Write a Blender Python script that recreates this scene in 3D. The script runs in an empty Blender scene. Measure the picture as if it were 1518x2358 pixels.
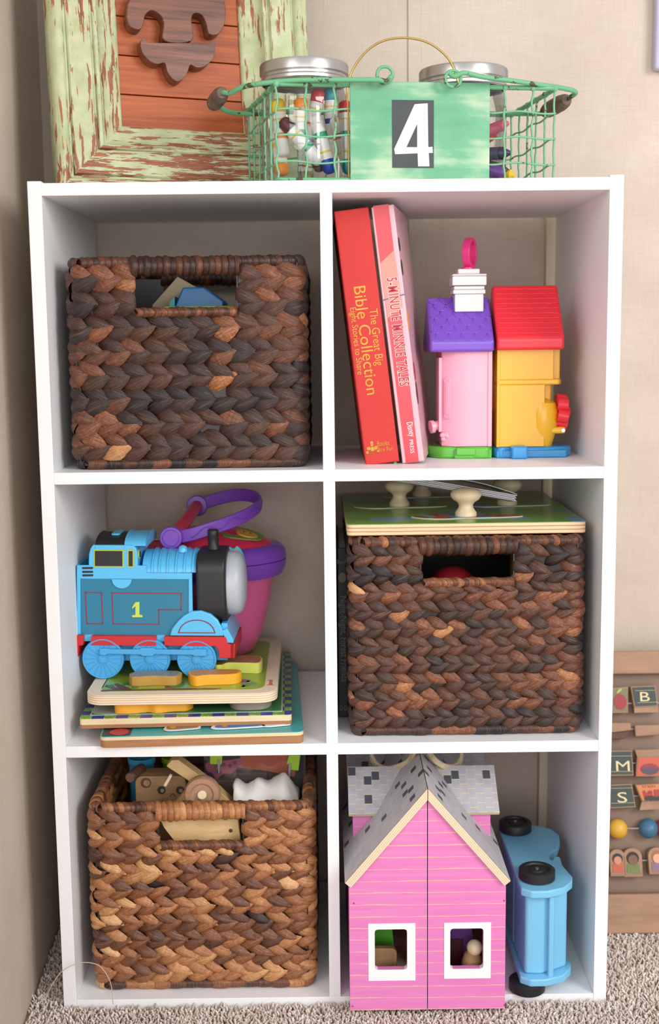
import bpy, bmesh, math, random
from mathutils import Vector as V, Matrix as M
PI = math.pi
rnd = random.Random(7)
SC = bpy.context.scene
COL = SC.collection

# ------------------------------------------------------------------ camera
CAM = V((.3026, -1.2885, .7488)); YAW, PITCH, ROLL, FPX = .003, -.141, -.0114, 2812.6
FW = V((math.sin(YAW)*math.cos(PITCH), math.cos(YAW)*math.cos(PITCH), math.sin(PITCH)))
_r = FW.cross(V((0, 0, 1))).normalized(); _u = _r.cross(FW)
RT = _r*math.cos(ROLL) + _u*math.sin(ROLL); UP = -_r*math.sin(ROLL) + _u*math.cos(ROLL)
cd = bpy.data.cameras.new('camera'); cam = bpy.data.objects.new('camera', cd); COL.objects.link(cam)
cd.sensor_fit = 'HORIZONTAL'; cd.sensor_width = 36; cd.lens = FPX/1518*36
cd.clip_start = .02; cd.clip_end = 50
cam.matrix_world = M(((RT.x, UP.x, -FW.x, CAM.x), (RT.y, UP.y, -FW.y, CAM.y), (RT.z, UP.z, -FW.z, CAM.z), (0, 0, 0, 1)))
cd.dof.use_dof = True; cd.dof.focus_distance = 1.34; cd.dof.aperture_fstop = cd.lens/9.0
SC.camera = cam
SC.view_settings.view_transform = 'Standard'; SC.view_settings.look = 'None'
SC.view_settings.exposure = -0.34; SC.view_settings.gamma = 1.0; SC.view_settings.use_curve_mapping = False

def ray(u, v): return FW + RT*((u-759)/FPX) - UP*((v-1179)/FPX)
def P(u, v, y):
    d = ray(u, v); return CAM + d*((y-CAM.y)/d.y)
def PZ(u, v, z):
    d = ray(u, v); return CAM + d*((z-CAM.z)/d.z)

# ------------------------------------------------------------------ light
def hexc(h):
    h = h.lstrip('#'); c = [int(h[i:i+2], 16)/255 for i in (0, 2, 4)]
    return tuple(x/12.92 if x <= .04045 else ((x+.055)/1.055)**2.4 for x in c)
w = bpy.data.worlds.new('world'); SC.world = w; w.use_nodes = True
w.node_tree.nodes['Background'].inputs[0].default_value = (.965, .98, 1.0, 1)
w.node_tree.nodes['Background'].inputs[1].default_value = .88
def area(name, loc, target, sx, sy, power, col):
    ld = bpy.data.lights.new(name, 'AREA'); ld.shape = 'RECTANGLE'; ld.size = sx; ld.size_y = sy
    ld.energy = power; ld.color = col
    o = bpy.data.objects.new(name, ld); COL.objects.link(o); o.location = loc
    o.rotation_euler = (V(target)-V(loc)).to_track_quat('-Z', 'Y').to_euler(); return o
area('left_window_light', (-1.15, -2.2, 1.75), (.35, 0, .5), 1.0, 1.0, 18, (1, .99, .98))
area('right_window_light', (2.0, -1.75, 1.5), (.2, 0, .6), 1.0, 1.1, 50, (1, .99, .98))
area('room_fill_light', (.3, -3.0, .95), (.3, 0, .45), 2.0, 1.5, 36, (1, .985, .975))  # unseen low front fill, added to brighten the cubby insides and floors

# ------------------------------------------------------------------ materials
def node(nt, kind, **kw):
    n = nt.nodes.new(kind)
    for k, v in kw.items():
        if k.startswith('i_'):
            key = k[2:]; key = int(key) if key.isdigit() else key.replace('_', ' ')
            n.inputs[key].default_value = v
        else: setattr(n, k, v)
    return n
MC = {}
def base(name):
    m = bpy.data.materials.new(name); m.use_nodes = True
    nt = m.node_tree; return m, nt, nt.nodes['Principled BSDF']
def mathn(nt, op, a, b=None, c=None):
    n = nt.nodes.new('ShaderNodeMath'); n.operation = op
    for i, x in enumerate((a, b, c)):
        if x is None: continue
        if isinstance(x, (int, float)): n.inputs[i].default_value = x
        else: nt.links.new(x, n.inputs[i])
    return n.outputs[0]
def mixc(nt, f, a, b):
    n = nt.nodes.new('ShaderNodeMix'); n.data_type = 'RGBA'
    for i, x in ((0, f), (6, a), (7, b)):
        if isinstance(x, (int, float)): n.inputs[i].default_value = x
        elif isinstance(x, tuple): n.inputs[i].default_value = (*x[:3], 1)
        else: nt.links.new(x, n.inputs[i])
    return n.outputs[2]
def noise(nt, vec, scale, detail=3, rough=.5):
    n = nt.nodes.new('ShaderNodeTexNoise'); n.inputs['Scale'].default_value = scale
    n.inputs['Detail'].default_value = detail; n.inputs['Roughness'].default_value = rough
    if vec is not None: nt.links.new(vec, n.inputs['Vector'])
    return n.outputs['Fac']
def objco(nt, sc=(1, 1, 1), attr=None):
    if attr:
        t = nt.nodes.new('ShaderNodeAttribute'); t.attribute_name = attr; o = t.outputs['Vector']
    else:
        t = nt.nodes.new('ShaderNodeTexCoord'); o = t.outputs['Object']
    mp = nt.nodes.new('ShaderNodeMapping'); mp.inputs['Scale'].default_value = sc
    nt.links.new(o, mp.inputs['Vector']); return mp.outputs[0]
def ramp(nt, fac, stops, interp='LINEAR'):
    r = nt.nodes.new('ShaderNodeValToRGB'); cr = r.color_ramp; cr.interpolation = interp
    while len(cr.elements) < len(stops): cr.elements.new(.5)
    for e, (p, c) in zip(cr.elements, stops): e.position = p; e.color = (*c[:3], 1)
    nt.links.new(fac, r.inputs[0]); return r.outputs[0]
def bumpn(nt, bsdf, h, strength=.3, dist=.001):
    b = nt.nodes.new('ShaderNodeBump'); b.inputs['Strength'].default_value = strength; b.inputs['Distance'].default_value = dist
    nt.links.new(h, b.inputs['Height']); nt.links.new(b.outputs[0], bsdf.inputs['Normal'])
def plain(name, col, rough=.45, metal=0, var=.06, vs=25, bump=.08, bs=300, coat=0, sub=0):
    """plastic, paint or metal with slight mottling"""
    if name in MC: return MC[name]
    m, nt, b = base(name); c = hexc(col) if isinstance(col, str) else col
    co = objco(nt); f = noise(nt, co, vs, 3)
    lo = tuple(x*(1-var) for x in c); hi = tuple(min(1, x*(1+var)) for x in c)
    nt.links.new(mixc(nt, f, lo, hi), b.inputs['Base Color'])
    b.inputs['Roughness'].default_value = rough; b.inputs['Metallic'].default_value = metal
    if coat: b.inputs['Coat Weight'].default_value = coat; b.inputs['Coat Roughness'].default_value = .15
    if sub: b.inputs['Subsurface Weight'].default_value = sub; b.inputs['Subsurface Scale'].default_value = .004
    if bump: bumpn(nt, b, noise(nt, co, bs, 2), bump, .0004)
    MC[name] = m; return m
def clear(name, tint=(1, 1, 1), gloss=.06, rough=.03, alpha=0.0, body=(1, 1, 1)):
    """thin-walled see-through shell"""
    if name in MC: return MC[name]
    m = bpy.data.materials.new(name); m.use_nodes = True; nt = m.node_tree; nt.nodes.clear()
    out = nt.nodes.new('ShaderNodeOutputMaterial'); t = node(nt, 'ShaderNodeBsdfTransparent'); t.inputs[0].default_value = (*tint, 1)
    g = node(nt, 'ShaderNodeBsdfGlossy'); g.inputs['Roughness'].default_value = rough
    lw = node(nt, 'ShaderNodeLayerWeight'); lw.inputs['Blend'].default_value = .25
    f = mathn(nt, 'ADD', mathn(nt, 'MULTIPLY', lw.outputs['Fresnel'], .7), gloss)
    mx = nt.nodes.new('ShaderNodeMixShader'); nt.links.new(f, mx.inputs[0])
    src = t.outputs[0]
    if alpha:
        d = node(nt, 'ShaderNodeBsdfDiffuse'); d.inputs[0].default_value = (*body, 1)
        m2 = nt.nodes.new('ShaderNodeMixShader'); m2.inputs[0].default_value = alpha
        nt.links.new(t.outputs[0], m2.inputs[1]); nt.links.new(d.outputs[0], m2.inputs[2]); src = m2.outputs[0]
    nt.links.new(src, mx.inputs[1]); nt.links.new(g.outputs[0], mx.inputs[2]); nt.links.new(mx.outputs[0], out.inputs[0])
    MC[name] = m; return m
def wood(name, c1, c2, scale=(8, 60, 60), rough=.55, ring=1.0):
    if name in MC: return MC[name]
    m, nt, b = base(name); co = objco(nt, scale)
    f = noise(nt, co, 1.0*ring, 4, .6); f2 = noise(nt, objco(nt, tuple(s*6 for s in scale)), 1, 2)
    f = mathn(nt, 'ADD', mathn(nt, 'MULTIPLY', f, .8), mathn(nt, 'MULTIPLY', f2, .2))
    nt.links.new(ramp(nt, f, [(.3, hexc(c1)), (.65, hexc(c2))]), b.inputs['Base Color'])
    b.inputs['Roughness'].default_value = rough; bumpn(nt, b, f, .15, .0006)
    MC[name] = m; return m
def plywood(name='plywood_edge', a='#e6cfae', bcol='#b98d63', pitch=.0022, axis='Z'):
    if name in MC: return MC[name]
    m, nt, b = base(name); co = objco(nt); s = nt.nodes.new('ShaderNodeSeparateXYZ'); nt.links.new(co, s.inputs[0])
    z = mathn(nt, 'ADD', s.outputs[axis], mathn(nt, 'MULTIPLY', noise(nt, co, 30, 2), .0006))
    f = mathn(nt, 'FRACT', mathn(nt, 'DIVIDE', z, pitch)); n = noise(nt, objco(nt, (20, 20, 400)), 1, 3)
    f = mathn(nt, 'ADD', mathn(nt, 'MULTIPLY', mathn(nt, 'LESS_THAN', f, .3), .7), mathn(nt, 'MULTIPLY', n, .4))
    nt.links.new(ramp(nt, f, [(.1, hexc(a)), (.9, hexc(bcol))]), b.inputs['Base Color']); b.inputs['Roughness'].default_value = .6
    MC[name] = m; return m

# ------------------------------------------------------------------ mesh helpers
class MB:
    def __init__(s): s.v = []; s.f = []; s.m = []; s.tone = []; s.luv = []; s.use = False
    def add(s, vs, fs, mi=0, T=None, tone=0, luv=None):
        n = len(s.v)
        for i, p in enumerate(vs):
            p = V(p); s.v.append(T @ p if T else p); s.tone.append(tone); s.luv.append(luv[i] if luv else (0, 0, 0))
        for f in fs: s.f.append([n+i for i in f]); s.m.append(mi)
        return s
    def box(s, x0, x1, y0, y1, z0, z1, mi=0, T=None):
        vs = [(x, y, z) for x in (x0, x1) for y in (y0, y1) for z in (z0, z1)]
        return s.add(vs, [(0, 1, 3, 2), (4, 6, 7, 5), (0, 4, 5, 1), (2, 3, 7, 6), (0, 2, 6, 4), (1, 5, 7, 3)], mi, T)
    def prism(s, poly, y0, y1, mi=0, T=None):
        """outline in (x, z), extruded along y"""
        n = len(poly); a = sum(poly[i][0]*poly[(i+1) % n][1]-poly[(i+1) % n][0]*poly[i][1] for i in range(n))
        if a < 0: poly = poly[::-1]
        vs = [(p[0], y0, p[1]) for p in poly]+[(p[0], y1, p[1]) for p in poly]
        fs = [list(range(n)), list(range(2*n-1, n-1, -1))]+[((i+1) % n, i, n+i, n+(i+1) % n) for i in range(n)]
        return s.add(vs, fs, mi, T)
    def slab(s, poly, z0, z1, mi=0, T=None):
        """outline in (x, y), extruded along z"""
        n = len(poly); a = sum(poly[i][0]*poly[(i+1) % n][1]-poly[(i+1) % n][0]*poly[i][1] for i in range(n))
        if a < 0: poly = poly[::-1]
        vs = [(p[0], p[1], z0) for p in poly]+[(p[0], p[1], z1) for p in poly]
        fs = [list(range(n-1, -1, -1)), list(range(n, 2*n))]+[(i, (i+1) % n, n+(i+1) % n, n+i) for i in range(n)]
        return s.add(vs, fs, mi, T)
    def tube(s, pts, r, n=8, closed=False, mi=0, T=None, tone=0):
        pts = [V(p) for p in pts]; k = len(pts); vs = []; fs = []; up = None
        for i, p in enumerate(pts):
            a = pts[(i-1) % k] if closed or i > 0 else p; b = pts[(i+1) % k] if closed or i < k-1 else p
            t = (b-a).normalized()
            if up is None: up = t.orthogonal().normalized()
            up = (up-t*up.dot(t)); up = up.normalized() if up.length > 1e-6 else t.orthogonal().normalized()
            sd = t.cross(up); rr = r[i] if isinstance(r, (list, tuple)) else r
            for j in range(n):
                q = 2*PI*j/n; vs.append(p+(up*math.cos(q)+sd*math.sin(q))*rr)
        for i in range(k if closed else k-1):
            for j in range(n):
                i2 = (i+1) % k; j2 = (j+1) % n; fs.append((i*n+j, i*n+j2, i2*n+j2, i2*n+j))
        if not closed: fs += [list(range(n-1, -1, -1)), list(range((k-1)*n, k*n))]
        return s.add(vs, fs, mi, T, tone)
    def cyl(s, p0, p1, r0, r1=None, n=24, mi=0, T=None):
        return s.tube([p0, p1], [r0, r0 if r1 is None else r1], n, False, mi, T)
    def lathe(s, prof, c=(0, 0, 0), n=32, mi=0, T=None, sx=1, sy=1, cap=True):
        vs = []; fs = []; c = V(c)
        for r, z in prof:
            for j in range(n): q = 2*PI*j/n; vs.append(c+V((r*sx*math.cos(q), r*sy*math.sin(q), z)))
        k = len(prof)
        for i in range(k-1):
            for j in range(n): j2 = (j+1) % n; fs.append((i*n+j, i*n+j2, (i+1)*n+j2, (i+1)*n+j))
        if cap: fs += [list(range(n-1, -1, -1)), list(range((k-1)*n, k*n))]
        return s.add(vs, fs, mi, T)
    def ball(s, c, rx, ry=None, rz=None, n=20, mi=0, T=None):
        ry = ry or rx; rz = rz or rx
        prof = [(max(1e-5, math.sin(PI*i/(n//2))), -math.cos(PI*i/(n//2))*rz) for i in range(n//2+1)]
        return s.lathe(prof, c, n, mi, T, rx, ry)
    def build(s, name, mats, parent=None, bevel=0, seg=2, sharp=40, mat=None, flat=False):
        me = bpy.data.meshes.new(name); me.from_pydata([tuple(p) for p in s.v], [], s.f)
        for m in (mats if isinstance(mats, (list, tuple)) else [mats]): me.materials.append(m)
        me.polygons.foreach_set('material_index', s.m)
        if s.use:
            a = me.attributes.new('tone', 'FLOAT', 'POINT'); a.data.foreach_set('value', s.tone)
            a = me.attributes.new('luv', 'FLOAT_VECTOR', 'POINT'); a.data.foreach_set('vector', [x for t in s.luv for x in t])
        if not flat:
            me.polygons.foreach_set('use_smooth', [True]*len(me.polygons))
            bm = bmesh.new(); bm.from_mesh(me)
            lim = math.radians(sharp)
            for e in bm.edges:
                if len(e.link_faces) == 2 and e.calc_face_angle(0) > lim and not bevel: e.smooth = False
            bm.to_mesh(me); bm.free()
        o = bpy.data.objects.new(name, me); COL.objects.link(o)
        if parent: o.parent = parent
        if mat is not None: o.matrix_local = mat
        if bevel:
            b = o.modifiers.new('bevel', 'BEVEL'); b.width = bevel; b.segments = seg; b.limit_method = 'ANGLE'
            b.angle_limit = math.radians(35); b.harden_normals = True
        return o
def arc(cx, cy, r, a0, a1, n=12, ry=None):
    ry = ry or r; return [(cx+r*math.cos(math.radians(a0+(a1-a0)*i/n)), cy+ry*math.sin(math.radians(a0+(a1-a0)*i/n))) for i in range(n+1)]
def rrect(x0, x1, y0, y1, r, n=5):
    return arc(x1-r, y1-r, r, 0, 90, n)+arc(x0+r, y1-r, r, 90, 180, n)+arc(x0+r, y0+r, r, 180, 270, n)+arc(x1-r, y0+r, r, 270, 360, n)
def smooth(pts, n=6, closed=False):
    pts = [V(p) for p in pts]; k = len(pts); out = []
    for i in range(k if closed else k-1):
        g = lambda j: pts[j % k] if closed else pts[max(0, min(k-1, j))]
        a, b, c, d = g(i-1), g(i), g(i+1), g(i+2)
        for j in range(n):
            t = j/n; out.append(.5*((2*b)+(c-a)*t+(2*a-5*b+4*c-d)*t*t+(3*b-a-3*c+d)*t**3))
    if not closed: out.append(pts[-1])
    return out
def smooth2(pts, n=5, closed=True): return [(p.x, p.y) for p in smooth([(a, b, 0) for a, b in pts], n, closed)]
def frame_from(o, x, z):
    """matrix with local x along x, local z about z, y = z cross x"""
    x = V(x).normalized(); z = V(z); z = (z-x*z.dot(x)).normalized(); y = z.cross(x)
    return M(((x.x, y.x, z.x, o[0]), (x.y, y.y, z.y, o[1]), (x.z, y.z, z.z, o[2]), (0, 0, 0, 1)))
def thing(name, label, cat, mat=None, group=None):
    o = bpy.data.objects.new(name, None); COL.objects.link(o); o.empty_display_size = .02
    if mat is not None: o.matrix_world = mat if isinstance(mat, M) else M.Translation(V(mat))
    return tag(o, label, cat, group)
def tag(o, label, cat, group=None):
    o['label'] = label; o['category'] = cat
    if group: o['group'] = group
    return o
def struct(o, label=None):
    o['kind'] = 'structure'
    if label: o['label'] = label
    return o
def text_mesh(s, size, extrude=.0001, offset=0.0, shear=0.0, space=1.0, align='LEFT'):
    cu = bpy.data.curves.new('t', 'FONT'); cu.body = s; cu.size = size; cu.extrude = extrude; cu.offset = offset
    cu.shear = shear; cu.space_character = space; cu.align_x = align; cu.resolution_u = 3
    o = bpy.data.objects.new('t', cu); COL.objects.link(o)
    bpy.context.view_layer.update(); dg = bpy.context.evaluated_depsgraph_get()
    me = bpy.data.meshes.new_from_object(o.evaluated_get(dg)); bpy.data.objects.remove(o); return me
def lettering(s, size, m, parent, origin, xdir, updir, name='lettering', width=None, fit=None, **kw):
    """flat raised letters: xdir = reading direction, updir = up of the letters; both local to parent"""
    me = text_mesh(s, size, **kw); me.materials.clear(); me.materials.append(m)
    for p in me.polygons: p.material_index = 0
    o = bpy.data.objects.new(name, me); COL.objects.link(o); o.parent = parent
    x = V(xdir).normalized(); y = V(updir).normalized(); z = x.cross(y); sx = 1
    if fit: sx = fit
    elif width:
        ext = max(v.co.x for v in me.vertices)-min(v.co.x for v in me.vertices); sx = width/ext
    o.matrix_local = M(((x.x*sx, y.x, z.x, origin[0]), (x.y*sx, y.y, z.y, origin[1]), (x.z*sx, y.z, z.z, origin[2]), (0, 0, 0, 1)))
    return o

# ------------------------------------------------------------------ the room
def wallpaper():
    m, nt, b = base('linen_wallpaper'); co = objco(nt)
    a = noise(nt, objco(nt, (40, 40, 900)), 1, 3, .6); c = noise(nt, objco(nt, (900, 900, 40)), 1, 3, .6); d = noise(nt, co, 9, 4, .6)
    f = mathn(nt, 'ADD', mathn(nt, 'MULTIPLY', mathn(nt, 'ADD', a, c), .3), mathn(nt, 'MULTIPLY', d, .4))
    nt.links.new(ramp(nt, f, [(.32, hexc('#bcac9c')), (.5, hexc('#c8b9a9')), (.68, hexc('#d4c6b8'))]), b.inputs['Base Color'])
    b.inputs['Roughness'].default_value = .75; bumpn(nt, b, f, .1, .0005); return m
WP = wallpaper()
YB = .318
struct(MB().box(-.4, 2.2, YB, YB+.05, -.02, 2.4).build('wall_back', WP))
wl = MB(); wl.add([(-.028, -.30, -.02), (-.052, YB, -.02), (-.052, YB, 2.4), (-.028, -.30, 2.4),
                   (-.12, -.30, -.02), (-.16, YB, -.02), (-.16, YB, 2.4), (-.12, -.30, 2.4)],
                  [(0, 1, 2, 3), (7, 6, 5, 4), (4, 0, 3, 7), (1, 5, 6, 2), (3, 2, 6, 7), (4, 5, 1, 0)])
struct(wl.build('wall_left', WP))
struct(MB().box(.413, .429, YB-.0025, YB, 0, 2.4).build('trim_1', WP, bevel=.001))
struct(MB().box(.588, .603, YB-.016, YB, 0, .905).build('pale_strip', plain('strip_cream', '#d9ccb4', .6), bevel=.001))  # paler cream strip standing out from the back wall behind the shelf

def carpet_mat():
    m, nt, b = base('beige_carpet'); co = objco(nt)
    at = nt.nodes.new('ShaderNodeAttribute'); at.attribute_name = 'tone'
    f = mathn(nt, 'ADD', mathn(nt, 'MULTIPLY', at.outputs['Fac'], .7), mathn(nt, 'MULTIPLY', noise(nt, co, 220, 3), .3))
    nt.links.new(ramp(nt, f, [(.1, hexc('#c6b2a5')), (.5, hexc('#decfc4')), (.9, hexc('#f3e9e0'))]), b.inputs['Base Color'])
    b.inputs['Roughness'].default_value = .95; bumpn(nt, b, noise(nt, co, 160, 4), .6, .004); return m
CARP = carpet_mat()
struct(MB().box(-.4, 2.2, -2.5, .4, -.05, .0).build('floor', CARP))
cp = MB(); cp.use = True
def tuft(x, y):
    a = rnd.uniform(0, 2*PI); l = rnd.uniform(.0015, .0045); h = rnd.uniform(.0055, .0095); r = rnd.uniform(.0011, .0019); dx, dy = math.cos(a)*l, math.sin(a)*l
    vs = []
    for t, k in ((0, 1), (.55, 1.15), (.9, .8)):
        for j in range(4):
            q = 2*PI*j/4+t*2; vs.append((x+dx*t*t+math.cos(q)*r*k, y+dy*t*t+math.sin(q)*r*k, h*t))
    vs.append((x+dx, y+dy, h)); fs = []
    for i in range(2):
        for j in range(4): fs.append((i*4+j, i*4+(j+1) % 4, i*4+4+(j+1) % 4, i*4+4+j))
    for j in range(4): fs.append((8+j, 8+(j+1) % 4, 12))
    cp.add(vs, fs, 0, None, rnd.random())
for (x0, x1, y0, y1) in ((-.06, .92, -.3, 0), (.616, .92, 0, .31), (-.06, -.003, 0, .31)):  # front, right and the narrow gap at the left
    st = .0033; nx = int((x1-x0)/st); ny = int((y1-y0)/st)
    for i in range(nx):
        for j in range(ny):
            x = x0+(i+rnd.random())*st; y = y0+(j+rnd.random())*st
            if x > -.038-.04*y+.001: tuft(x, y)
pile = cp.build('carpet_pile', CARP, sharp=180); pile['kind'] = 'stuff'; tag(pile, 'beige speckled looped carpet covering the floor', 'carpet')

# ------------------------------------------------------------------ shelf unit
WH = plain('white_laminate', '#f0f0f1', .42, var=.012, bump=.05, bs=500)
W_, H_, D_, TS, TH = .613, .912, .295, .0145, .0127
S1, S2 = .6112, .3097
su = thing('cube_shelf', 'white laminate six-cubby shelf unit standing on the carpet', 'shelf', (0, 0, 0))
for x in (0, W_-TS): MB().box(x, x+TS, 0, D_, 0, H_).build('side_panel', WH, su, bevel=.0006)
MB().box(TS, W_-TS, .0005, D_, H_-.002-TH, H_-.002).build('top_panel', WH, su, bevel=.0005)
MB().box(TS, W_-TS, .0005, D_, 0, TH).build('bottom_panel', WH, su, bevel=.0005)
for z in (S1, S2): MB().box(TS, W_-TS, .0005, D_, z-TH, z).build('shelf', WH, su, bevel=.0005)
for z0, z1, x in ((S1, H_-.002-TH, .3065), (S2, S1-TH, .3065), (TH, S2-TH, .3065)):
    MB().box(x-TH/2, x+TH/2, .0008, D_, z0, z1).build('divider', WH, su, bevel=.0005)
ZT = H_-.002

# ------------------------------------------------------------------ woven baskets
def weave_mat(name, stops, rough=.4):
    m, nt, b = base(name)
    at = nt.nodes.new('ShaderNodeAttribute'); at.attribute_name = 'tone'
    lu = objco(nt, (6, 800, 1), 'luv'); n1 = noise(nt, lu, 1, 4, .65); n2 = noise(nt, objco(nt, (40, 60, 1), 'luv'), 1, 3)
    f = mathn(nt, 'ADD', at.outputs['Fac'], mathn(nt, 'ADD', mathn(nt, 'MULTIPLY', mathn(nt, 'SUBTRACT', n1, .5), .85), mathn(nt, 'MULTIPLY', mathn(nt, 'SUBTRACT', n2, .5), .35)))
    fib = mathn(nt, 'MULTIPLY', mathn(nt, 'GREATER_THAN', noise(nt, objco(nt, (3, 1500, 1), 'luv'), 1, 2), .66), .55)
    nt.links.new(mixc(nt, fib, ramp(nt, f, [(p, hexc(c)) for p, c in stops]), hexc(stops[-2][1])), b.inputs['Base Color'])
    b.inputs['Roughness'].default_value = rough; b.inputs['Specular IOR Level'].default_value = .6
    bumpn(nt, b, n1, .7, .0012); return m
DARK = weave_mat('dark_banana_leaf', [(.0, '#140d0c'), (.3, '#301c17'), (.5, '#54301f'), (.68, '#80492e'), (.86, '#b67a4c'), (1., '#cc9a66')])
LITE = weave_mat('golden_banana_leaf', [(.0, '#1e120e'), (.25, '#46291d'), (.5, '#7c4a2e'), (.72, '#aa6e42'), (.92, '#cc9660'), (1., '#dcae7a')])
WIRE = plain('dark_steel_wire', '#5a5a5c', .35, .9)
def basket(label, mat, wd, dp, hh, leafmat, vp, pitch, seed, tones, rimtones, holez, inner=False, dirn=1, tilt=25, thick=1.2, fat=1.0):
    R_ = random.Random(seed); b = thing('woven_basket', label, 'basket', mat, 'woven baskets in the shelf')
    rc = .009; A = wd-2*rc; B = dp-2*rc; Q = PI*rc/2; L = 2*A+2*B+4*Q
    def per(s):
        s %= L; hw, hd = wd/2, dp/2
        segs = [(A, (-hw+rc, 0), (1, 0), (0, -1)), (Q, (hw-rc, rc), None, -90), (B, (hw, rc), (0, 1), (1, 0)), (Q, (hw-rc, dp-rc), None, 0),
                (A, (hw-rc, dp), (-1, 0), (0, 1)), (Q, (-hw+rc, dp-rc), None, 90), (B, (-hw, dp-rc), (0, -1), (-1, 0)), (Q, (-hw+rc, rc), None, 180)]
        for ln, p0, d, n in segs:
            if s <= ln:
                if d is not None: return p0[0]+d[0]*s, p0[1]+d[1]*s, n[0], n[1]
                a = math.radians(n+90*s/ln); return p0[0]+rc*math.cos(a), p0[1]+rc*math.sin(a), math.cos(a), math.sin(a)
            s -= ln
        return -hw+rc, 0, 0, -1
    def at(s, z, o):
        x, y, nx, ny = per(s); return V((x+nx*o, y+ny*o, z))
    hz0, hz1, hwid = holez
    h0, h1 = A/2-hwid/2, A/2+hwid/2                       # hole in the front
    g0, g1 = A+2*Q+B+A/2-hwid/2, A+2*Q+B+A/2+hwid/2       # hole in the back
    def leaf(mb, s0, z0, ln, wi, th, tone, so, lift, sgn=1, lim=None):
        na, nb = 9, 5; vs = []; lv = []; tw = R_.uniform(-.35, .35); off = R_.random()*50; cv = R_.uniform(-.12, .12)
        for i in range(na):
            a = -1+2*i/(na-1); W = 1.12*max(0., math.sin(PI*((a*so+1)/2)**.72))**.72+.03
            for j in range(nb):
                bb = -1+2*j/(nb-1)
                ds = a*ln/2*math.cos(th)-bb*wi/2*W*math.sin(th); dz = a*ln/2*math.sin(th)+bb*wi/2*W*math.cos(th)+cv*ln*(1-a*a)*.25
                o = (.0012+(.0052*(1-abs(a)**2.2)*(1-bb*bb*.75)*(.6+.4*W)+.0022*a*so+tw*bb*.003*(1-a*a)+lift)*thick)*sgn
                ss = s0+ds
                if lim: ss = max(lim[0]-.0015, min(lim[1]+.0015, ss))
                vs.append(at(ss, z0+dz, o)); lv.append((off+a*ln/2*10, off*3+bb*wi/2*W*1.4, 0))
        fs = [(i*nb+j, i*nb+j+1, (i+1)*nb+j+1, (i+1)*nb+j) for i in range(na-1) for j in range(nb-1)]
        mb.add(vs, fs, 0, None, tone, lv)
    body = MB(); body.use = True
    z_lo, z_hi = .011, hh-.011; rows = max(1, round((z_hi-z_lo)/vp)); rp = (z_hi-z_lo)/rows
    for sg in ((1, -1) if inner else (1,)):
        for r in range(rows):
            zc = z_lo+(r+.5)*rp
            segs = [(0, L)]
            if zc+rp*.35 > hz0 and zc-rp*.35 < hz1+.02: segs = [(h1, g0), (g1, L+h0)]
            rt = R_.gauss(0, tones[2])
            for (a0, a1) in segs:
                n = max(1, round((a1-a0)/pitch)); pp = (a1-a0)/n; ph = R_.random()*pp if segs[0] == (0, L) else pp*.5
                drift = [R_.gauss(0, 1) for _ in range(n//3+3)]
                for half in (1, -1):
                    for k in range(n):
                        if R_.random() < .012: continue
                        s0 = a0+ph+k*pp+R_.uniform(-.1, .1)*pp+(.0 if half > 0 else .12*pp)
                        tn = tones[0]+rt+tones[1]*(.55*drift[k//3]+.75*R_.gauss(0, 1))
                        if R_.random() < .06: tn += .22
                        leaf(body, s0, zc+half*rp*.25+R_.uniform(-.0007, .0007), pp*R_.uniform(1.55, 1.78), rp*.62*fat*R_.uniform(.88, 1.15),
                             -half*dirn*math.radians(tilt+R_.uniform(-3.5, 3.5)), max(0.02, min(.98, tn)), dirn, R_.uniform(0, .0012), sg, None if len(segs) == 1 and segs[0] == (0, L) else (a0, a1))
    body.build('woven_body', leafmat, b, sharp=180)
    # dark inner shell carrying the weave, open at both hand holes
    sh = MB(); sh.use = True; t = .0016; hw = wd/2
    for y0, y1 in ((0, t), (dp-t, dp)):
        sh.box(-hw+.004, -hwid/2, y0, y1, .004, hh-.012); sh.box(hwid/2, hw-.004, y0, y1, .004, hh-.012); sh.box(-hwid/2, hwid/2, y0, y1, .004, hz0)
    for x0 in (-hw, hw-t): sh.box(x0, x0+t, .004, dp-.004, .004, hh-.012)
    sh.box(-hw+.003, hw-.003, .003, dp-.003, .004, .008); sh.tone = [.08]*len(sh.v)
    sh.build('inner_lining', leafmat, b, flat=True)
    def coil(name, pts, closed, r, wrap, tonec, flatz=1.0, slant=.6):
        """a strand wound tightly round a wire"""
        mb = MB(); mb.use = True; pts = [V(p) for p in pts]
        d = [0]
        for i in range(1, len(pts)+(1 if closed else 0)): d.append(d[-1]+(pts[i % len(pts)]-pts[i-1]).length)
        tot = d[-1]; n = max(2, int(tot/wrap)); sub = 7; m = 14; rt = [min(.97, max(.03, R_.gauss(*tonec))) for _ in range(n+1)]; rr = [R_.uniform(.88, 1.14) for _ in range(n+1)]
        def pos(s):
            s = max(0, min(tot-1e-6, s)); i = 0
            while d[i+1] < s: i += 1
            p, q = pts[i], pts[(i+1) % len(pts)]; f = (s-d[i])/max(1e-9, d[i+1]-d[i]); return p.lerp(q, f), (q-p).normalized()
        for k in range(n):
            vs = []; lv = []; o2 = R_.random()*60
            for i in range(sub):
                e = -.12+1.24*i/(sub-1)
                for j in range(m):
                    q = 2*PI*j/m; s = (k+e)*wrap*tot/(n*wrap)+slant*wrap*math.sin(q)
                    p, t_ = pos(s); up = V((0, 0, 1)); up = (up-t_*up.dot(t_)).normalized() if abs(t_.z) < .95 else V((1, 0, 0)); sd = t_.cross(up)
                    rad = r*rr[k]*(.78+.26*math.sin(PI*min(1, max(0, i/(sub-1))))**.6)
                    vs.append(p+up*math.cos(q)*rad*flatz+sd*math.sin(q)*rad); lv.append((o2+q*r*12, o2*3+e*wrap*1.6, 0))
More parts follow.
